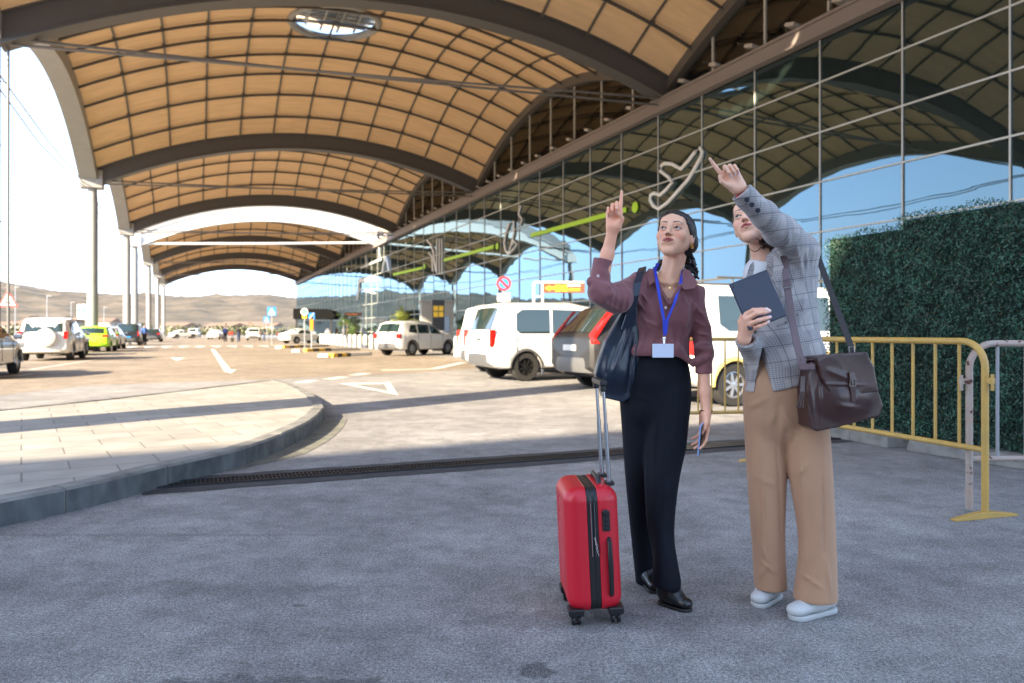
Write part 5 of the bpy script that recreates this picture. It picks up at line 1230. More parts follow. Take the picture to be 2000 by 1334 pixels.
P_white = paintm('white_paint', (.74,.74,.72)); P_dark = mat('dark_grey_paint', (.020,.019,.019), rough=.5, coat=.15); P_silver = mat('silver_paint', (.46,.46,.46), rough=.32, metal=.5, coat=.6); P_lime = paintm('lime_paint', (.36,.72,.015)); P_black = paintm('black_paint', (.012,.013,.016)); P_pearl = paintm('pearl_paint', (.66,.65,.60)); P_yellow = paintm('yellow_paint', (.62,.47,.14))
def at_(v, u): p = F(v, u); return (p.x, p.y, 0)
mpv = dict(L=4.40, W=1.85, wr=.335, wx=(.86,3.65), belt=[(0,1.02),(.05,1.06),(3.0,1.06),(3.35,1.04),(4.1,.96),(4.3,.82),(4.4,.62)], roof=[(0,1.02),(.05,1.06),(.30,1.74),(.55,1.80),(2.2,1.82),(2.7,1.74),(3.35,1.04),(4.4,.62)],
    tum=.86, side=[[(.62,.20),(.70,.08),(1.48,.08),(1.50,.95),(.80,.95),(.64,.80)],[(1.56,.08),(2.40,.08),(2.40,.95),(1.58,.95)],[(2.5,.08),(3.16,.08),(2.76,.92),(2.5,.94)]], rear=(.05,.30,.16,.92,.80), front=(3.35,2.7), tail=(.085,1.0,.40), bh=.28, rim=M_rimb, pz=.72, doors=[.62,1.52,2.45,3.3], hz=.82, bump=M_plast)
suv = dict(L=4.64, W=1.89, wr=.365, wx=(.92,3.70), belt=[(0,.98),(.05,1.06),(2.6,1.00),(3.4,.98),(4.2,.90),(4.5,.76),(4.64,.60)], roof=[(0,.98),(.05,1.06),(.62,1.60),(.9,1.66),(2.1,1.68),(2.55,1.58),(3.4,.98),(4.64,.60)],
    tum=.74, side=[[(.80,.16),(1.45,.08),(1.45,.90),(1.1,.86)],[(1.52,.08),(2.3,.08),(2.25,.92),(1.52,.92)],[(2.38,.08),(3.15,.08),(2.62,.90),(2.35,.92)]], rear=(.05,.62,.10,.92,.86), front=(3.4,2.55), tail=(.2,1.1,.4,[(.0,.92),(.16,.92),(.08,1.02),(.40,1.44),(.54,1.57),(.47,1.57),(.04,1.10),(.0,1.0)],(3,4,5)), bh=.30, pz=.84, doors=[1.48,2.35,3.3], bump=M_silver if 'M_silver' in globals() else M_plast)
duster = dict(L=4.34, W=1.80, wr=.345, wx=(.84,3.51), belt=[(0,1.00),(.05,1.04),(3.2,1.03),(4.0,.98),(4.25,.84),(4.34,.66)], roof=[(0,1.00),(.05,1.04),(.32,1.54),(.55,1.62),(1.9,1.65),(2.4,1.58),(3.2,1.03),(4.34,.66)],
    tum=.80, side=[[(.62,.2),(1.2,.08),(1.2,.90),(.8,.86)],[(1.28,.08),(2.1,.08),(2.1,.92),(1.28,.92)],[(2.18,.08),(2.98,.08),(2.5,.90),(2.18,.92)]], rear=(.05,.32,.14,.92,.86), front=(3.2,2.4), tail=(.24,.95,.24), bh=.26, pz=.72, doors=[1.24,2.14,3.05])
sedan = dict(L=4.6, W=1.82, wr=.33, wx=(.95,3.65), belt=[(0,.92),(.05,.98),(.9,.96),(3.1,.92),(4.1,.82),(4.5,.70),(4.6,.55)], roof=[(0,.92),(.05,.98),(.45,1.0),(1.25,1.38),(1.7,1.45),(2.2,1.43),(3.1,.92),(4.6,.55)],
    tum=.72, side=[[(1.05,.1),(1.9,.1),(1.9,.9),(1.45,.85)],[(2.0,.1),(2.85,.1),(2.35,.85),(2.0,.9)]], rear=(.45,1.25,.08,.92,.86), front=(3.1,2.2), tail=(.34,.86,.13), bh=.28, pz=.66, bump=P_white, doors=[1.95,2.9])
hatch = dict(L=4.2, W=1.79, wr=.325, wx=(.80,3.35), belt=[(0,.90),(.05,.98),(3.0,.93),(3.8,.82),(4.1,.68),(4.2,.55)], roof=[(0,.90),(.05,.98),(.55,1.36),(.8,1.44),(1.9,1.47),(2.3,1.40),(3.0,.93),(4.2,.55)],
    tum=.76, side=[[(.75,.15),(1.5,.1),(1.5,.9),(1.05,.85)],[(1.58,.1),(2.8,.1),(2.3,.88),(1.6,.9)]], rear=(.05,.55,.12,.9,.84), front=(3.0,2.3), tail=(.3,.92,.14), bh=.30, pz=.60, doors=[1.54,2.7])
van_b = dict(mpv); van_b.update(W=1.92, roof=[(0,1.02),(.05,1.06),(.22,1.78),(.45,1.86),(2.3,1.87),(2.8,1.78),(3.4,1.04),(4.4,.62)])

van1 = car('white people carrier with black wheels and rear window reflections beside the dark estate', 'van', at_(6.15,16.9), PHI+R(2), mpv, P_white, 'parked_van')
car('second white van parked just behind the near white people carrier', 'van', at_(6.95,19.8), PHI+R(2), van_b, P_white, 'parked_van', detail=1)
for (vv, uu) in ((6.15,16.9),):
    mb = MB(); mb.box((-.012,.0,.86), (.01,.012,.95)); mb.build('door_seam', M_under, van1)
    mb = MB(); mb.box((-.02,-.13,.98), (.03,.22,.05)); mb.build('tail_handle', M_plast, van1, bevel=.01)
xp = dict(suv); xp['bump'] = mat('bumper_silver', (.10,.10,.10), rough=.45)
car('dark grey off-road estate with tall red tail lights beside the white people carrier', 'car', at_(6.78,13.3), PHI+R(0), xp, P_dark)
# white and yellow taxi van behind the barrier
tx = dict(mpv); tx.update(L=4.9, W=1.92, wx=(.75,4.0), belt=[(0,1.02),(.05,1.10),(3.4,1.10),(3.8,1.04),(4.6,.96),(4.8,.82),(4.9,.62)], roof=[(0,1.02),(.05,1.10),(.22,1.78),(.45,1.86),(2.9,1.87),(3.2,1.78),(3.9,1.04),(4.9,.62)], side=[[(.5,.25),(.65,.1),(1.6,.1),(1.6,.92),(.5,.92)],[(1.7,.1),(2.7,.1),(2.7,.92),(1.7,.92)],[(2.8,.1),(3.6,.1),(3.2,.9),(2.8,.92)]], front=(3.85,3.2), bump=P_yellow, rim=M_rim, doors=[1.65,2.75,3.8])
txo = car('white taxi van with yellow lower side behind the far yellow barrier', 'van', at_(6.85,10.3), PHI, tx, P_white, 'parked_van')
mb = MB()
for x in (.9, 2.6): mb.tube([(x,-.7,1.90),(x,-.7,2.0),(x,.7,2.0),(x,.7,1.90)], .02, 6)
for y in (-.7,.7): mb.tube([(.6,y,2.0),(3.0,y,2.0)], .02, 6)
mb.build('roof_rack', M_plast, txo)
for s in (1,-1):
    mb = MB(); mb.box((2.45, s*.962, .62), (2.1,.012,.42)); mb.build('side_panel', P_yellow, txo)
def headdeg(d): return PHI+R(d)
dz = G(790, 697); dst = car('white compact off-road car parked across the lane beside the bollards', 'car', (0,0,0), headdeg(33), duster, P_white)
dst.location = (dz.x-.05, dz.y+.6, 0); dst.location = F(*(lambda a: (a[0]-1.35, a[1]-.9))(toF(G(800, 694)))); 
sl = dict(sedan); car('white saloon car with black roof line parked before the bollard row', 'car', F(7.6,75.2), headdeg(30), sl, P_white, detail=1)
rv = dict(duster); rv.update(L=4.5, W=1.84, wr=.36, roof=[(0,1.02),(.05,1.06),(.30,1.58),(.55,1.66),(2.0,1.69),(2.5,1.62),(3.3,1.03),(4.5,.66)], tail=(.16,1.02,.30), bump=P_pearl, py=0, pz=.56)
rav = car('pearl white off-road car with round white spare wheel cover on its tailgate', 'car', F(-5.55,34.2), headdeg(88), rv, P_pearl)
mb = MB(); mb.lathe([(.02,.20),(.26,.20),(.345,.16),(.36,.06),(.34,-.02)], 30, Matrix.Translation((-.02,-.12,.93)) @ Matrix.Rotation(R(-90),4,'Y')); mb.build('spare_wheel_cover', P_pearl, rav, smooth=True)
mb = MB()
for y in (-.62,.62): mb.tube([(.8,y,1.70),(.85,y,1.76),(2.2,y,1.78),(2.3,y,1.72)], .02, 6)
mb.build('roof_rail', M_plast, rav)
G1 = 'cars waiting along the left kerb'
dd = dict(hatch); 
car('grey hatchback partly hidden behind the pearl white off-road car', 'car', F(-6.2,41.0), headdeg(88), dd, P_silver, group=G1)
car('lime green hatchback seen from behind along the left kerb', 'car', F(-5.5,48.3), headdeg(88), dict(hatch, bump=P_lime), P_lime, group=G1)
car('silver car ahead of the lime green hatchback', 'car', F(-5.6,55.5), headdeg(88), hatch, P_silver, group=G1, detail=1)
vb = dict(mpv); vb.update(plate=M_bplate, rim=M_rim)
car('black taxi van with blue number plate near the left columns', 'van', F(-5.3,69.4), headdeg(88), vb, P_black, 'parked_van', group=G1, detail=1)
car('black hatchback just beyond the taxi van with blue plate', 'car', F(-4.7,94), headdeg(88), hatch, P_black, group=G1, detail=1)
car('silver grey car cut by the left edge of the picture', 'car', F(-5.5,21.2), headdeg(89), dict(hatch, bump=P_silver), P_silver, group=G1)
G2 = 'distant cars beyond the crossing'
for (px, py, hd, spec, pt, lb) in ((495,665,85,duster,P_white,'white off-road car beyond the crossing right of the scooter'), (416,663,80,sedan,P_white,'white car far down the lane left of the scooter'), (376,659,80,mpv,P_white,'small white van far down the lane'), (332,661,20,sedan,P_white,'white car standing crosswise behind the far left columns'), (352,659,85,hatch,P_silver,'pale car between the two far white cars'), (120,655,10,sedan,P_white,'white car in the car park behind the lime green hatchback'), (60,655,170,hatch,P_pearl,'pale car in the car park behind the pearl white off-road car'), (548,662,40,hatch,P_black,'dark hatchback behind the white saloon car')):
    p = G(px, py); car(lb, 'car', (p.x, p.y, 0), headdeg(hd), spec, pt, group=G2, detail=1)
# motor scooter with a red box
ms = thing('motor_scooter', 'motor scooter with a red top box among the distant cars', 'scooter', G(452,668), headdeg(80))
mb = MB(); mb.tube([(0,0,.62),(.35,0,.70),(.75,0,.66)], [.14,.17,.10], 8); mb.tube([(.75,0,.45),(1.1,0,.30),(1.35,0,.5),(1.5,0,1.0)], [.12,.10,.12,.07], 8); mb.build('body', P_silver, ms, smooth=True)
mb = MB(); mb.box((-.12,0,.98), (.42,.44,.34)); mb.build('top_box', mat('red_box', (.6,.04,.02), rough=.4), ms, bevel=.05)
mb = MB(); mb.tube([(1.42,-.32,1.08),(1.46,0,1.02),(1.42,.32,1.08)], .02, 6); mb.build('handlebar', M_blk, ms)
for x in (.1,1.42):
    mb = MB(); mb.lathe([(.12,-.05),(.22,-.05),(.25,0),(.22,.05),(.12,.05)], 18, Matrix.Translation((x,0,.25)) @ Matrix.Rotation(R(90),4,'X')); mb.build('wheel', M_tyre, ms, smooth=True)
# ================================================================== hedge, barriers, street furniture
M_leaf = mat('hedge_leaf', (.022,.075,.048), rough=.5, attr='col'); M_back = mat('hedge_backing', (.006,.016,.011), rough=.9)
VH = 6.55
def hedge_panel(label, u0, u1, z0, z1, wav, seed, v=VH):
    root = thing('hedge_screen', label, 'hedge', F(v, (u0+u1)/2), 0, 'artificial hedge panels')
    mb = MB(); mb.prism([F(v+.015,u0+.015,z0+.03),F(v+.015,u1-.02,z0+.03),F(v+.015,u1-.02,z1-.03),F(v+.015,u0+.015,z1-.03)], F(v+.14,0,0)-F(v,0,0)); mb.build('panel', M_back, root, world=True)
    rg = np.random.RandomState(seed); n = int(26000*(u1-u0)*(z1-z0)/4)
    u = rg.uniform(u0, u1, n); z = rg.uniform(z0, z1, n); top = z1+wav*(np.sin(u*3.1+seed)*.5+np.sin(u*7.7+seed*2)*.3); z = z0+(z-z0)*(top-z0)/(z1-z0)
    clump = np.sin(u*17+z*5+seed)+np.sin(z*23-u*9)+np.sin(u*41+z*37)*.7
    dep = v-.02-.035*clump*.5-rg.exponential(.016, n); cz = z+rg.normal(0,.012,n); cu = u+rg.normal(0,.018,n)
    nrm_ = rg.normal(size=(n,3)); nrm_[:,0] -= 1.0; nrm_ /= np.linalg.norm(nrm_,axis=1)[:,None]; up = rg.normal(size=(n,3)); up[:,2] += .9; a = np.cross(nrm_, up); a /= np.linalg.norm(a,axis=1)[:,None]; b = np.cross(nrm_, a)
    w = rg.uniform(.004,.007,n)[:,None]; l = rg.uniform(.012,.022,n)[:,None]; c = np.stack([dep, cu, cz],1)
    V = np.stack([c-b*l, c+a*w, c+b*l, c-a*w], 1).reshape(-1,3); X = V[:,0]*CP-V[:,1]*SP; Y = V[:,0]*SP+V[:,1]*CP; V = np.stack([X,Y,V[:,2]],1)
    me = npmesh('foliage', V, np.arange(4*n).reshape(n,4), False); at = me.attributes.new('col','FLOAT_COLOR','POINT'); big = np.sin(u*2.3+seed)*np.sin(z*2.9+u)+.6*np.sin(u*5.1-z*4.3); k = rg.uniform(.45,1.5,n)*(1+.12*clump)*(1+.22*big); hue = rg.rand(n)[:,None]
    cc = (np.array((.014,.072,.052))*(1-hue)+np.array((.036,.092,.050))*hue)*k[:,None]; dead = rg.rand(n) < .025; cc[dead] = np.array((.10,.075,.03))*rg.uniform(.5,1.2,dead.sum())[:,None]; c4_ = np.ones((n,4),np.float32); c4_[:,:3] = cc; at.data.foreach_set('color', np.repeat(c4_,4,0).ravel()); link('foliage', me, M_leaf, root, world=True)
dA = lambda px: (FPX/CP*VH/(px-385)-VH*SP)/CP
uS = dA(1757)
hedge_panel('dark green artificial hedge panel at the right edge, taller than its neighbour', dA(2250), uS-.01, .09, 2.30, .075, 5)
hedge_panel('lower dark green hedge panel just right of the woman in the blazer', uS+.02, dA(1612), .10, 2.22, .04, 9, VH+.03)
mb = MB()
for i, x in enumerate((1640, 1725, 1860, 1990)): u = dA(x); mb.cur = 0; mb.v.clear(); mb.f.clear(); mb.mi.clear(); mb.box((0,0,.055), (.34,.62,.11), taper=.94); o = mb.build('concrete_block', mat('foot_concrete', (.26,.25,.23), rough=.9, var=.4, vscale=9, bump=.4), bevel=.012); o.location = F(VH-.06, u); o.rotation_euler[2] = PHI+R((5,-8,3,6)[i]); tag(o, ['leftmost concrete foot under the lower hedge panel','concrete foot under the seam between the hedge panels','concrete foot under the taller hedge panel near the seam','rightmost concrete foot under the taller hedge panel'][i], 'concrete foot', 'concrete feet under the hedge panels')
M_yel = mat('yellow_barrier_paint', (.55,.33,.07), rough=.45, var=.35, vscale=7, c2=(.42,.27,.08), bump=.12, bscale=60); M_rust = mat('worn_barrier_paint', (.42,.29,.23), rough=.6, var=1, vscale=11, c2=(.36,.33,.30), bump=.3, bscale=50)
t = M_rust.node_tree; b = t.nodes['Principled BSDF']; nz = t.nodes.new('ShaderNodeTexNoise'); nz.inputs['Scale'].default_value = 19; nz.inputs['Detail'].default_value = 8; tcx = t.nodes.new('ShaderNodeTexCoord'); t.links.new(tcx.outputs['Object'], nz.inputs['Vector'])
mr = t.nodes.new('ShaderNodeMapRange'); mr.inputs[1].default_value = .60; mr.inputs[2].default_value = .63; t.links.new(nz.outputs['Fac'], mr.inputs[0]); x = t.nodes.new('ShaderNodeMixRGB'); x.inputs[2].default_value = (.10,.035,.025,1)
src = b.inputs['Base Color'].links[0].from_socket; t.links.new(src, x.inputs[1]); t.links.new(mr.outputs[0], x.inputs[0]); t.links.new(x.outputs[0], b.inputs['Base Color'])
def barrier(label, A_, B_, m, n=11, H=1.09, zb=.42, barm=None, r=.0215, feet=True):
    A_, B_ = Vector(A_), Vector(B_); A_.z = B_.z = 0; d = (B_-A_); L_ = d.length; d.normalize(); root = thing('crowd_barrier', label, 'barrier', A_, math.atan2(d.y, d.x), 'crowd barriers')
    rr = .16; pts = [(0,0,0.0),(0,0,H-rr)]+[(rr-rr*math.cos(a),0,H-rr+rr*math.sin(a)) for a in [i*math.pi/16 for i in range(1,8)]]+[(rr,0,H)]+[(L_-rr,0,H)]+[(L_-rr+rr*math.sin(a),0,H-rr+rr*math.cos(a)) for a in [i*math.pi/16 for i in range(1,8)]]+[(L_,0,H-rr),(L_,0,0)]
    pts[0] = (0,0,.02); pts[-1] = (L_,0,.02)
    mb = MB(); mb.tube(pts, r, 14); mb.tube([(0,0,zb),(L_,0,zb)], r*.85, 12); mb.build('frame', m, root, smooth=True)
    for i in range(1, n+1):
        x = L_*i/(n+1); mb = MB(); mb.tube([(x,0,zb),(x,0,H)], r*.48, 8); mb.build('bar', barm or m, root, smooth=True)
    for x in ((0, L_) if feet else ()):
        mb = MB(); mb.prism([(x-.02,-.25,0),(x-.02,.25,0),(x-.02,.25,.012),(x-.02,.06,.04),(x-.02,-.06,.04),(x-.02,-.25,.012)], (.045,0,0)); mb.build('foot', m, root, bevel=.003)
    mb = MB(); mb.box((-.035,0,H-.24), (.05,.02,.035)); mb.tube([(-.05,0,H-.20),(-.05,0,H-.30)], .010, 8); mb.build('hook', m, root); return root
bA = G(1924, 1012); bB = G(1492, 899)
barrier('yellow crowd barrier standing in front of the dark hedge', bA, bB, M_yel)
r0 = G(1893, 1000); hz_ = (G(2000,1030)-G(1893,1000)).normalized()
barrier('worn pinkish barrier with rust spots at the right edge', (r0.x,r0.y,0), (r0.x+2.2,r0.y+.06,0), M_rust, barm=mat('pale_bar', (.30,.31,.33), rough=.5), feet=False, H=1.075, zb=.34)
barrier('farther yellow crowd barrier seen between the two women', (3.35,8.3,0), (1.55,8.05,0), M_yel, H=1.07, zb=.28)
# bollards
b0, b1 = toF(G(642,668)), toF(G(722,672)); M_bol = mat('white_bollard', (.72,.72,.70), rough=.45)
bo = None
rest = [(0+i) for i in range(17)]
mb = MB(); mb.lathe([(.16,0),(.16,.82),(.14,.92),(.02,.95)], 18); proto = mb.build('bollard', M_bol, smooth=True)
posn = [F(11.0+.02*i, 45.5+i*2.05) for i in range(16)]+[F(11.2, 33.5), F(11.2,31.4), F(11.2, 29.3)]
ordn = ['nearest','second','third','fourth','fifth','sixth','seventh','eighth','ninth','tenth','eleventh','twelfth','thirteenth','fourteenth','fifteenth','farthest']
bl = ['white bollard, %s of the row running back along the forecourt' % w for w in ordn]+['white bollard between the white off-road car and the second white van', 'white bollard hidden mostly behind the second white van', 'white bollard behind the near white people carrier']
for i, p in enumerate(posn):
    o = proto if i == 0 else proto.copy()
    if i: col.objects.link(o)
    o.location = p; tag(o, bl[i], 'bollard', 'white bollards along the forecourt')
# painted parking kerbs
M_ky = mat('yellow_kerb', (.78,.50,.05), rough=.6); M_kb = mat('black_kerb', (.03,.03,.03), rough=.6); M_kw = mat('white_kerb', (.62,.60,.56), rough=.6)
for i, ((x0,y0),(x1,y1),lb) in enumerate((((646,698),(722,694),'nearest low yellow and black striped kerb left of the white off-road car'), ((596,687),(700,684),'middle low yellow and black striped kerb'), ((552,680),(640,677),'farthest low yellow and black striped kerb by the white saloon'))):
    a, b = G(x0,y0), G(x1,y1); d = b-a; n = 9; mb = MB(); z = math.atan2(d.y,d.x)
    for k in range(n): mb.cur = (0,1,0,1,2,2,2,2,2)[k] if k < 9 else 2; mb.box((d.length*(k+.5)/n,0,.085), (d.length/n*.998,.26,.17))
    o = mb.build('parking_kerb', [M_ky,M_kb,M_kw]); o.location = (a.x,a.y,0); o.rotation_euler[2] = z; tag(o, lb, 'kerb', 'striped parking kerbs')
for i, (x, y, lb) in enumerate(((632,698,'cream kerb stone by the nearest striped kerb'),(579,688,'cream kerb stone by the middle striped kerb'),(545,681,'cream kerb stone by the farthest striped kerb'))):
    p = G(x,y); mb = MB(); mb.box((0,0,.08), (.5,.3,.16), taper=.85); o = mb.build('kerb_stone', M_kw, bevel=.03); o.location = (p.x,p.y,0); tag(o, lb, 'kerb stone', 'cream kerb stones')
# signs
M_post = mat('galvanised_post', (.40,.40,.41), rough=.4, metal=.5); M_sblue = mat('sign_blue', (.015,.20,.62), rough=.4); M_swhite = mat('sign_white', (.78,.78,.76), rough=.4); M_sred = mat('sign_red', (.62,.03,.025), rough=.4); M_sblack = mat('sign_black', (.015,.014,.013), rough=.4); M_sbrown = mat('sign_brown', (.16,.065,.035), rough=.45); M_syel = mat('sign_yellow', (.85,.55,.02), rough=.4)
def face(root, name, pts, m, y=-.01, th=.006): mb = MB(); mb.prism([(p[0], y, p[1]) for p in pts], (0,-th,0)); return mb.build(name, m, root)
def post(root, h, r=.035, x=0): mb = MB(); mb.tube([(x,0,0),(x,0,h)], r, 10); return mb.build('post', M_post, root, smooth=True)
def rrect(cx, cz, w, h): return [(cx-w/2,cz-h/2),(cx+w/2,cz-h/2),(cx+w/2,cz+h/2),(cx-w/2,cz+h/2)]
def circ(cx, cz, r, n=24): return [(cx+r*math.cos(2*math.pi*i/n), cz+r*math.sin(2*math.pi*i/n)) for i in range(n)]
def tri(cx, cz, r): return [(cx+r*math.sin(2*math.pi*i/3+0), cz+r*math.cos(2*math.pi*i/3)) for i in range(3)]
def sgn(label, px, py_g, d, name='road_sign', rz=0, grp=None):
    x = (px-CX)/FPX*d; o = thing(name, label, 'sign', (x, d, 0), R(rz), grp); return o, FPX/d
# speed bump warning
d = 27.; o, k = sgn('red edged triangular bump warning sign by the left edge of the picture', 17, 0, d); zc_ = CH+(HY-588)/FPX*d; post(o, zc_+.2, .04)
face(o, 'panel', tri(0, zc_, .42), M_sred, -.04); face(o, 'panel', tri(0, zc_, .32), M_swhite, -.047, .003)
mb = MB(); mb.prism([(-.17,-.05,zc_-.10),(.17,-.05,zc_-.10),(.13,-.05,zc_-.08),(.06,-.05,zc_-.02),(-.06,-.05,zc_-.02),(-.13,-.05,zc_-.08)], (0,-.003,0)); mb.build('bump_symbol', M_sblack, o)
def ped_symbol(o, cx, cz, s, y):
    face(o, 'white_triangle', [(cx-.42*s,cz-.40*s),(cx+.42*s,cz-.40*s),(cx,cz+.42*s)], M_swhite, y, .004)
    mb = MB()
    for a, b in (((0,.12),(0,-.08)),((0,-.08),(.10,-.32)),((0,-.08),(-.10,-.32)),((0,.06),(.12,-.02)),((0,.06),(-.11,-.04))): mb.tube([(cx+a[0]*s,y-.008,cz+a[1]*s),(cx+b[0]*s,y-.008,cz+b[1]*s)], .028*s, 6)
    mb.lathe([(.045*s,-.004),(.045*s,.004)], 12, Matrix.Translation((cx,y-.008,cz+.19*s)) @ Matrix.Rotation(R(90),4,'X')); mb.build('walking_figure', M_sblack, o)
d = 46; o, k = sgn('pair of blue crossing signs on a white board before the left column', 168, 0, d); z = CH+(HY-609)/FPX*d; post(o, z+.3)
face(o, 'board', rrect(0, z, 1.0, .9), M_swhite, -.04, .02)
for x in (-.23,.23): face(o, 'panel', rrect(x, z, .40,.40), M_sblue, -.065); ped_symbol(o, x, z, .38, -.075)
d = 62; o, k = sgn('blue and white crossing sign above the distant cars', 531, 0, d); z = CH+(HY-608)/FPX*d; post(o, z); face(o, 'panel', rrect(0,z,.72,.72), M_sblue, -.05); ped_symbol(o, 0, z, .66, -.06)
d = 78; o, k = sgn('smaller blue crossing sign standing farther left of the striped kerbs', 521, 0, d); z = CH+(HY-624)/FPX*d; post(o, z); face(o, 'panel', rrect(0,z,.6,.6), M_sblue, -.05); ped_symbol(o, 0, z, .5, -.06)
d = 50; o, k = sgn('blue sign with white slash beside the round green sign', 609, 0, d); z = CH+(HY-617)/FPX*d; post(o, z, .05); face(o, 'panel', rrect(0,z,.42,.42), M_sblue, -.06); face(o, 'slash', [(-.17,z-.17),(-.10,z-.17),(.17,z+.17),(.10,z+.17)], M_swhite, -.07, .004); face(o, 'lower_plate', rrect(0,z-.5,.22,.9), M_orange, -.06)
d = 50; o, k = sgn('round pale green sign with a yellow plate beneath it', 595, 0, d); z = CH+(HY-609)/FPX*d; post(o, z); M_sgreen = mat('sign_green', (.10,.42,.20), rough=.4); face(o, 'disc', circ(0,z,.24), M_swhite, -.05); face(o, 'ring', circ(0,z,.17), M_sgreen, -.057,.003); face(o, 'plate', rrect(0,z-.34,.30,.2), M_syel, -.05)
# no waiting sign
d = 21; o, k = sgn('round red and white no waiting sign over the white people carrier', 984, 0, d); z = CH+(HY-554)/FPX*d; post(o, z+.1); face(o, 'disc', circ(0,z,.20), M_sred, -.05); face(o, 'field', circ(0,z,.14), M_sblue, -.057,.003); face(o, 'slash', [(-.13,z+.08),(-.08,z+.13),(.13,z-.08),(.08,z-.13)], M_sred, -.061,.003); face(o, 'plate', rrect(0,z-.38,.36,.22), M_swhite, -.05)
# brown direction sign with yellow arrow
d = 20.5; o, k = sgn('brown direction sign with yellow arrow on a white frame post', 1090, 0, d); z = CH+(HY-563)/FPX*d; mb = MB()
for x in (-.66,-.42): mb.tube([(x,0,0),(x,0,z+.16)], .035, 8)
mb.tube([(-.66,0,z+.16),(.7,0,z+.16)], .03, 8); mb.tube([(-.66,0,z-.22),(-.42,0,z-.22)], .02, 6); mb.build('post', M_swhite, o)
face(o, 'panel', rrect(.16,z,1.12,.26), M_sbrown, -.03,.03)
face(o, 'arrow', [(-.36,z),(-.22,z+.08),(-.22,z+.035),(-.10,z+.035),(-.10,z-.035),(-.22,z-.035),(-.22,z-.08)], M_syel, -.062,.004); face(o, 'pictogram', rrect(-.0,z,.16,.17), M_syel, -.062,.004); face(o, 'pictogram', rrect(.18,z,.14,.17), M_syel, -.062,.004); face(o, 'text_line', rrect(.44,z-.04,.30,.07), M_syel, -.062,.004); face(o, 'text_line', rrect(.42,z+.07,.36,.045), M_swhite, -.062,.004)
# information totem, kiosk, palm
d = 45; o, k = sgn('black information totem with four yellow panels beside the grey kiosk', 856, 0, d, 'information_totem', 10); z0_, z1_ = 0, CH+(HY-586)/FPX*d
mb = MB(); mb.box((0,0,z1_/2), (.72,.22,z1_)); mb.build('case', M_sblack, o, bevel=.02); 
for x in (-.16,.16):
    for zz in (z1_-.50,z1_-.86): face(o, 'yellow_panel', rrect(x,zz,.27,.30), M_syel, -.112,.01)
face(o, 'white_panel', rrect(0,.85,.60,.75), M_swhite, -.112,.01)
d = 47; o, k = sgn('light grey kiosk behind the black information totem', 846, 0, d, 'kiosk', 12); o['category'] = 'kiosk'; mb = MB(); mb.box((.3,.9,1.5), (2.0,1.4,3.0)); mb.box((.3,.9,3.06), (2.2,1.6,.12)); mb.build('wall', mat('kiosk_grey', (.34,.34,.32), rough=.6, var=.1), o); mb = MB(); mb.box((.7,.19,1.6), (.7,.03,1.0)); mb.build('window', M_cg, o)
d = 52; M_frond = mat('palm_frond', (.30,.30,.06), rough=.6, var=.5, vscale=3, c2=(.10,.16,.03)); x = (787-CX)/FPX*d; o = thing('palm_tree', 'short palm with yellowish fronds beyond the white off-road car', 'palm', (x,d,0))
mb = MB(); mb.tube([(0,0,0),(.02,0,.8),(0,.02,1.6)], [.22,.2,.16], 10); mb.build('trunk', mat('palm_trunk', (.14,.10,.06), rough=.9, bump=1, bscale=14, bdist=.03), o); mb = MB(); rg = random.Random(5)
for i in range(44):
    a = i*2.4; el_ = rg.uniform(.1,1.35); l = rg.uniform(1.3,1.9); pts = []
    for j in range(8): t = j/7*l; pts.append(Vector((math.cos(a)*math.cos(el_)*t, math.sin(a)*math.cos(el_)*t, 1.6+math.sin(el_)*t-.55*t*t*math.cos(el_))))
    for j in range(1,8):
        q = pts[j]; dr = (pts[j]-pts[j-1]).normalized(); sdv = dr.cross(Vector((0,0,1))).normalized(); ll = .30*math.sin(math.pi*(j/8)**.7)+.06
        for s_1 in (-1,1):
            for kk in (0,.5): q2 = pts[j-1].lerp(q, kk+.25); mb.add([q2, q2+dr*.05, q2+sdv*s_1*ll+dr*ll*.7-Vector((0,0,.08))], [(0,1,2)])
    mb.tube(pts, .012, 4)
mb.build('crown', M_frond, o)
# small leafy trees by the entrance
def bush(label, px, d, h, r, seed, m, name='small_tree', grp=None):
    x = (px-CX)/FPX*d; o = thing(name, label, 'tree', (x,d,0), 0, grp); rg = np.random.RandomState(seed); mb = MB(); mb.tube([(0,0,0),(.03,.02,h*.5),(0,0,h*.85)], [.06,.045,.02], 8)
    for k in range(5): a = k*1.3; mb.tube([(0,0,h*(.4+.08*k)),(math.cos(a)*r*.6,math.sin(a)*r*.6,h*(.6+.08*k))], [.03,.012], 6)
    mb.build('trunk', MATS['palm_trunk'], o); cl = []
    for k in range(14): c = rg.normal(size=3)*np.array((r*.5,r*.5,h*.16))+np.array((0,0,h*.68)); cl.append(rg.normal(size=(110,3))*r*.17+c)
    c = np.concatenate(cl); n = len(c); a = rg.normal(size=(n,3)); a /= np.linalg.norm(a,axis=1)[:,None]; b = np.cross(a, rg.normal(size=(n,3))); b /= np.linalg.norm(b,axis=1)[:,None]; s1 = .06
    V = np.stack([c-a*s1, c+b*s1*.5, c+a*s1, c-b*s1*.5],1).reshape(-1,3); link('crown', npmesh('crown', V, np.arange(4*n).reshape(n,4), False), m, o)
M_fol = mat('light_foliage', (.10,.17,.03), rough=.6, var=.6, vscale=2.5, c2=(.04,.08,.015))
bush('slim leafy tree before the dark shelter, left one', 678, 72, 3.0, .75, 3, M_fol, grp='slim trees by the shelter'); bush('slim leafy tree before the dark shelter, right one', 694, 70, 2.6, .7, 4, M_fol, grp='slim trees by the shelter')
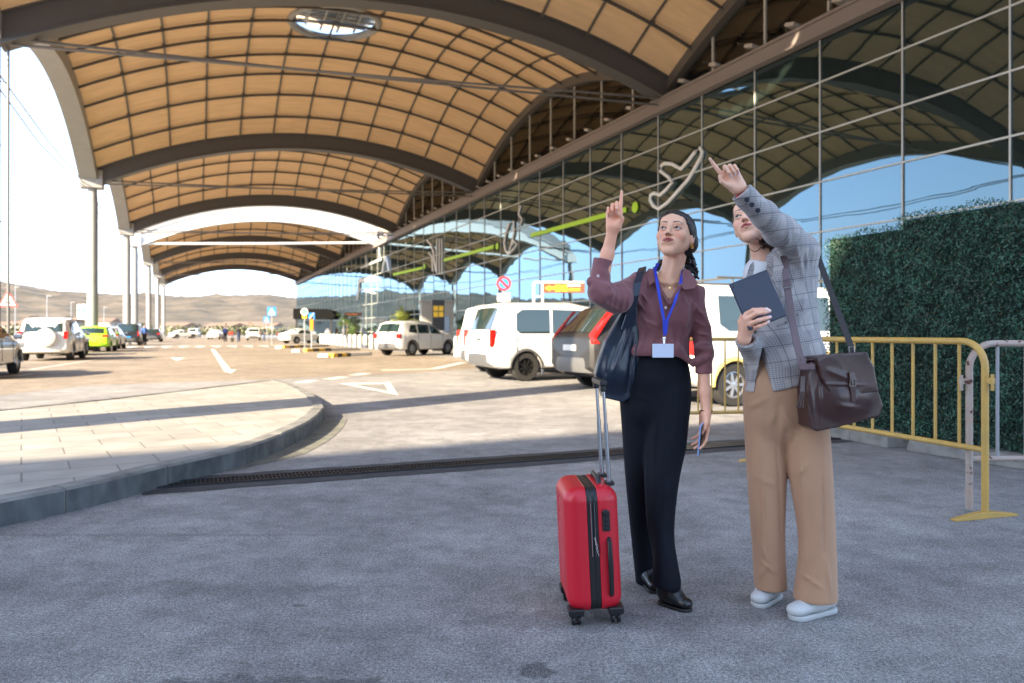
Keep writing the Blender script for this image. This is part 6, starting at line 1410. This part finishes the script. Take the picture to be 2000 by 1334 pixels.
# dark shelter at the far end of the terminal
d = 86; x = (612-CX)/FPX*d; o = thing('shelter', 'dark flat shelter before the far end of the terminal', 'shelter', (x,d,0), PHI*0); mb = MB(); mb.prism([(-2.3,0,2.6),(2.1,0,2.6),(2.5,0,3.0),(2.1,0,3.5),(1.4,0,3.75),(-2.3,0,3.8)], (0,3,0)); mb.build('roof', mat('matt_black', (.008,.008,.008), rough=.95, spec=.1), o)
for xx in (-2.0,2.0):
    mb = MB(); mb.box((xx,.3,1.3), (.18,.18,2.6)); mb.build('post', M_sblack, o)
mb = MB(); mb.box((0,2.6,1.2), (3.8,.1,2.4)); mb.build('wall', mat('shelter_glass', (.10,.16,.18), rough=.1), o)
d = 74; o, k = sgn('small brown overhead sign right of the dark shelter', 690, 0, d); z = CH+(HY-614)/FPX*d; face(o, 'panel', rrect(0,z,1.7,.36), M_sbrown, -.05,.05); face(o, 'text_line', rrect(-.1,z,1.1,.12), M_orange, -.105,.006)
for xx in (-.95,.95): post(o, z+.1, .05, xx)
# lamp posts in the car park
for i, (px, d, top) in enumerate(((92,110,578),(30,120,560),(139,150,590),(203,170,600))):
    x = (px-CX)/FPX*d; z = CH+(HY-top)/FPX*d; o = thing('lamp_post', ['thin lamp post above the pearl white off-road car','lamp post behind the triangular warning sign','lamp post left of the crossing signs','lamp post right of the crossing signs'][i], 'lamp post', (x,d,0), 0, 'thin lamp posts in the far car park'); mb = MB(); mb.tube([(0,0,0),(0,0,z)], [.10,.06], 8); mb.build('post', M_post, o); mb = MB(); mb.box((.3,0,z), (.7,.15,.06)); mb.build('lamp_head', M_post, o)
# low buildings at the foot of the hills
M_bw = mat('far_wall', (.34,.30,.25), rough=.9); M_br = mat('far_roof', (.20,.13,.09), rough=.9); rg = random.Random(12)
for i, (px, w, h, dd) in enumerate(((60,20,4,330),(140,40,6,360),(112,16,5,300),(350,14,4,380),(440,18,4,400),(478,22,5,420),(520,14,4,390),(15,26,4,340))):
    x = (px-CX)/FPX*dd; o = thing('far_building', ['low pale building behind the pearl white off-road car','wide pale hangar left of the crossing signs','pale low building left of the crossing signs','pale house far behind the left columns','pale house below the hills left of the scooter','pale house below the hills above the scooter','small pale house left of the crossing sign','low pale building behind the triangular sign'][i], 'building', (x,dd,0), R(rg.uniform(-20,20)), 'low buildings at the foot of the hills')
    mb = MB(); mb.box((0,0,h/2), (w,12,h)); mb.build('wall', M_bw, o); mb = MB(); mb.prism([(-w/2-.5,-6.5,h),(-w/2-.5,6.5,h),(-w/2-.5,0,h+1.8)], (w+1,0,0)); mb.build('roof', M_br, o)
    mb = MB()
    for k in range(int(w/5)): mb.box((-w/2+2.5+k*5,-6.01,h*.5), (1.6,.06,1.4)); 
    mb.build('window', M_cg, o)
# distant shrubs under the hills: a mass nobody could count
rg = np.random.RandomState(8); cs = []
for k in range(150): az = R(rg.uniform(-36,-12)); rr_ = rg.uniform(230,330); c = np.array((rr_*math.sin(az), rr_*math.cos(az), rg.uniform(.6,1.6))); cs.append(rg.normal(size=(40,3))*np.array((2.2,2.2,.9))+c)
c = np.concatenate(cs); n = len(c); a = rg.normal(size=(n,3)); a /= np.linalg.norm(a,axis=1)[:,None]; b = np.cross(a, rg.normal(size=(n,3))); b /= np.linalg.norm(b,axis=1)[:,None]
V = np.stack([c-a*.6, c+b*.4, c+a*.6, c-b*.4],1).reshape(-1,3); V[:,2] = np.maximum(V[:,2], .01); o = link('shrubs', npmesh('shrubs', V, np.arange(4*n).reshape(n,4), False), mat('dry_shrub', (.13,.13,.06), rough=.9, var=.5, vscale=.2)); tag(o, 'dry scrub at the foot of the hills', 'shrubs', kind='stuff')
# pedestrians
def pedestrian(label, p, rz, top, legs, hair, h=1.72, step=.16, arm=.1, name='person', extra=None):
    o = thing(name, label, 'person', (p.x,p.y,0), rz, None); k = h/1.72; v = lambda x, y, z: Vector((x,y,z))*k
    s = S(); s.u(ell(v(0,-.01,1.60), arr((.075,.095,.115))*k)); s.u(cone(v(0,.0,1.5), v(0,0,1.38), .05,.06), .03); s.u(cone(v(0,0,1.35), v(0,0,1.0), .13,.12,((0,1,0),.7)), .04); s.u(ell(v(0,-.10,1.585), (.015,.02,.02)), .01)
    for q in (-1,1):
        s.u(cone(v(.17*q,0,1.40), v(.24*q,arm*q,1.10), .048,.038), .04); s.u(cone(v(.24*q,arm*q,1.10), v(.24*q,arm*q-.10,.86), .037,.026), .02); s.u(cone(v(.24*q,arm*q-.10,.86), v(.235*q,arm*q-.13,.76), .028,.02), .01)
        s.u(cone(v(.09*q,0,.95), v(.10*q,step*q,.06), .08,.045), .03); s.u(cone(v(.10*q,step*q,.05), v(.10*q,step*q-.16,.03), .04,.03), .02)
    V, Q = surf(s, (-.45*k,-.45,-.02), (.45*k,.45,1.76*k), .022); link('body', npmesh('body', V, Q), M_skinp, o)
    s = S(); s.u(cone(v(0,0,1.40), v(0,0,.98), .15,.145,((0,1,0),.75)))
    for q in (-1,1): s.u(cone(v(.17*q,0,1.42), v(.235*q,arm*q,1.12), .062,.055), .04)
    V, Q = surf(s, (-.45*k,-.45,.7*k), (.45*k,.45,1.62*k), .022); link('top', npmesh('top', V, Q), top, o)
    s = S(); s.u(cone(v(0,0,1.0), v(0,0,.92), .14,.15,((0,1,0),.8)))
    for q in (-1,1): s.u(cone(v(.09*q,0,.92), v(.10*q,step*q,.10), .095,.068), .03)
    V, Q = surf(s, (-.35*k,-.4,-.02), (.35*k,.4,1.12*k), .022); link('trousers', npmesh('trousers', V, Q), legs, o)
    s = S(); s.u(ell(v(0,.02,1.635), arr((.088,.10,.10))*k)); V, Q = surf(s, (-.15,-.15,1.4*k), (.15,.2,1.8*k), .02); link('hair', npmesh('hair', V, Q), hair, o); return o
M_skinp = mat('plain_skin', (.48,.30,.22), rough=.6); cloth = lambda n_, c: mat(n_, c, rough=.85)
pb = pedestrian('pedestrian in a blue top and black trousers beside the black taxi van', G(282,675), R(30), cloth('blue_top',(.06,.14,.38)), cloth('black_cloth',(.012,.012,.014)), M_hair1)
for px, py, rz, c1_, c2_, lb in ((440,668,20,(.05,.09,.30),(.02,.02,.03),'pedestrian in blue left of the scooter'),(466,668,200,(.02,.02,.025),(.03,.05,.12),'pedestrian in black right of the scooter'),(516,667,90,(.03,.04,.05),(.05,.08,.14),'pedestrian in dark clothes by the white off-road car beyond the crossing'),(640,669,150,(.70,.66,.62),(.10,.10,.10),'pedestrian in a white top at the near end of the bollards'),(672,668,10,(.62,.55,.48),(.05,.05,.07),'pedestrian in a cream top behind the bollards'),(708,668,60,(.70,.68,.66),(.35,.30,.24),'pedestrian in pale clothes behind the last bollards'),(655,667,0,(.30,.06,.05),(.03,.03,.04),'pedestrian in a red top behind the bollards')):
    g_ = G(px,py); pedestrian(lb, g_, R(rz), cloth('top_%d' % px, c1_), cloth('legs_%d' % px, c2_), M_hair2)
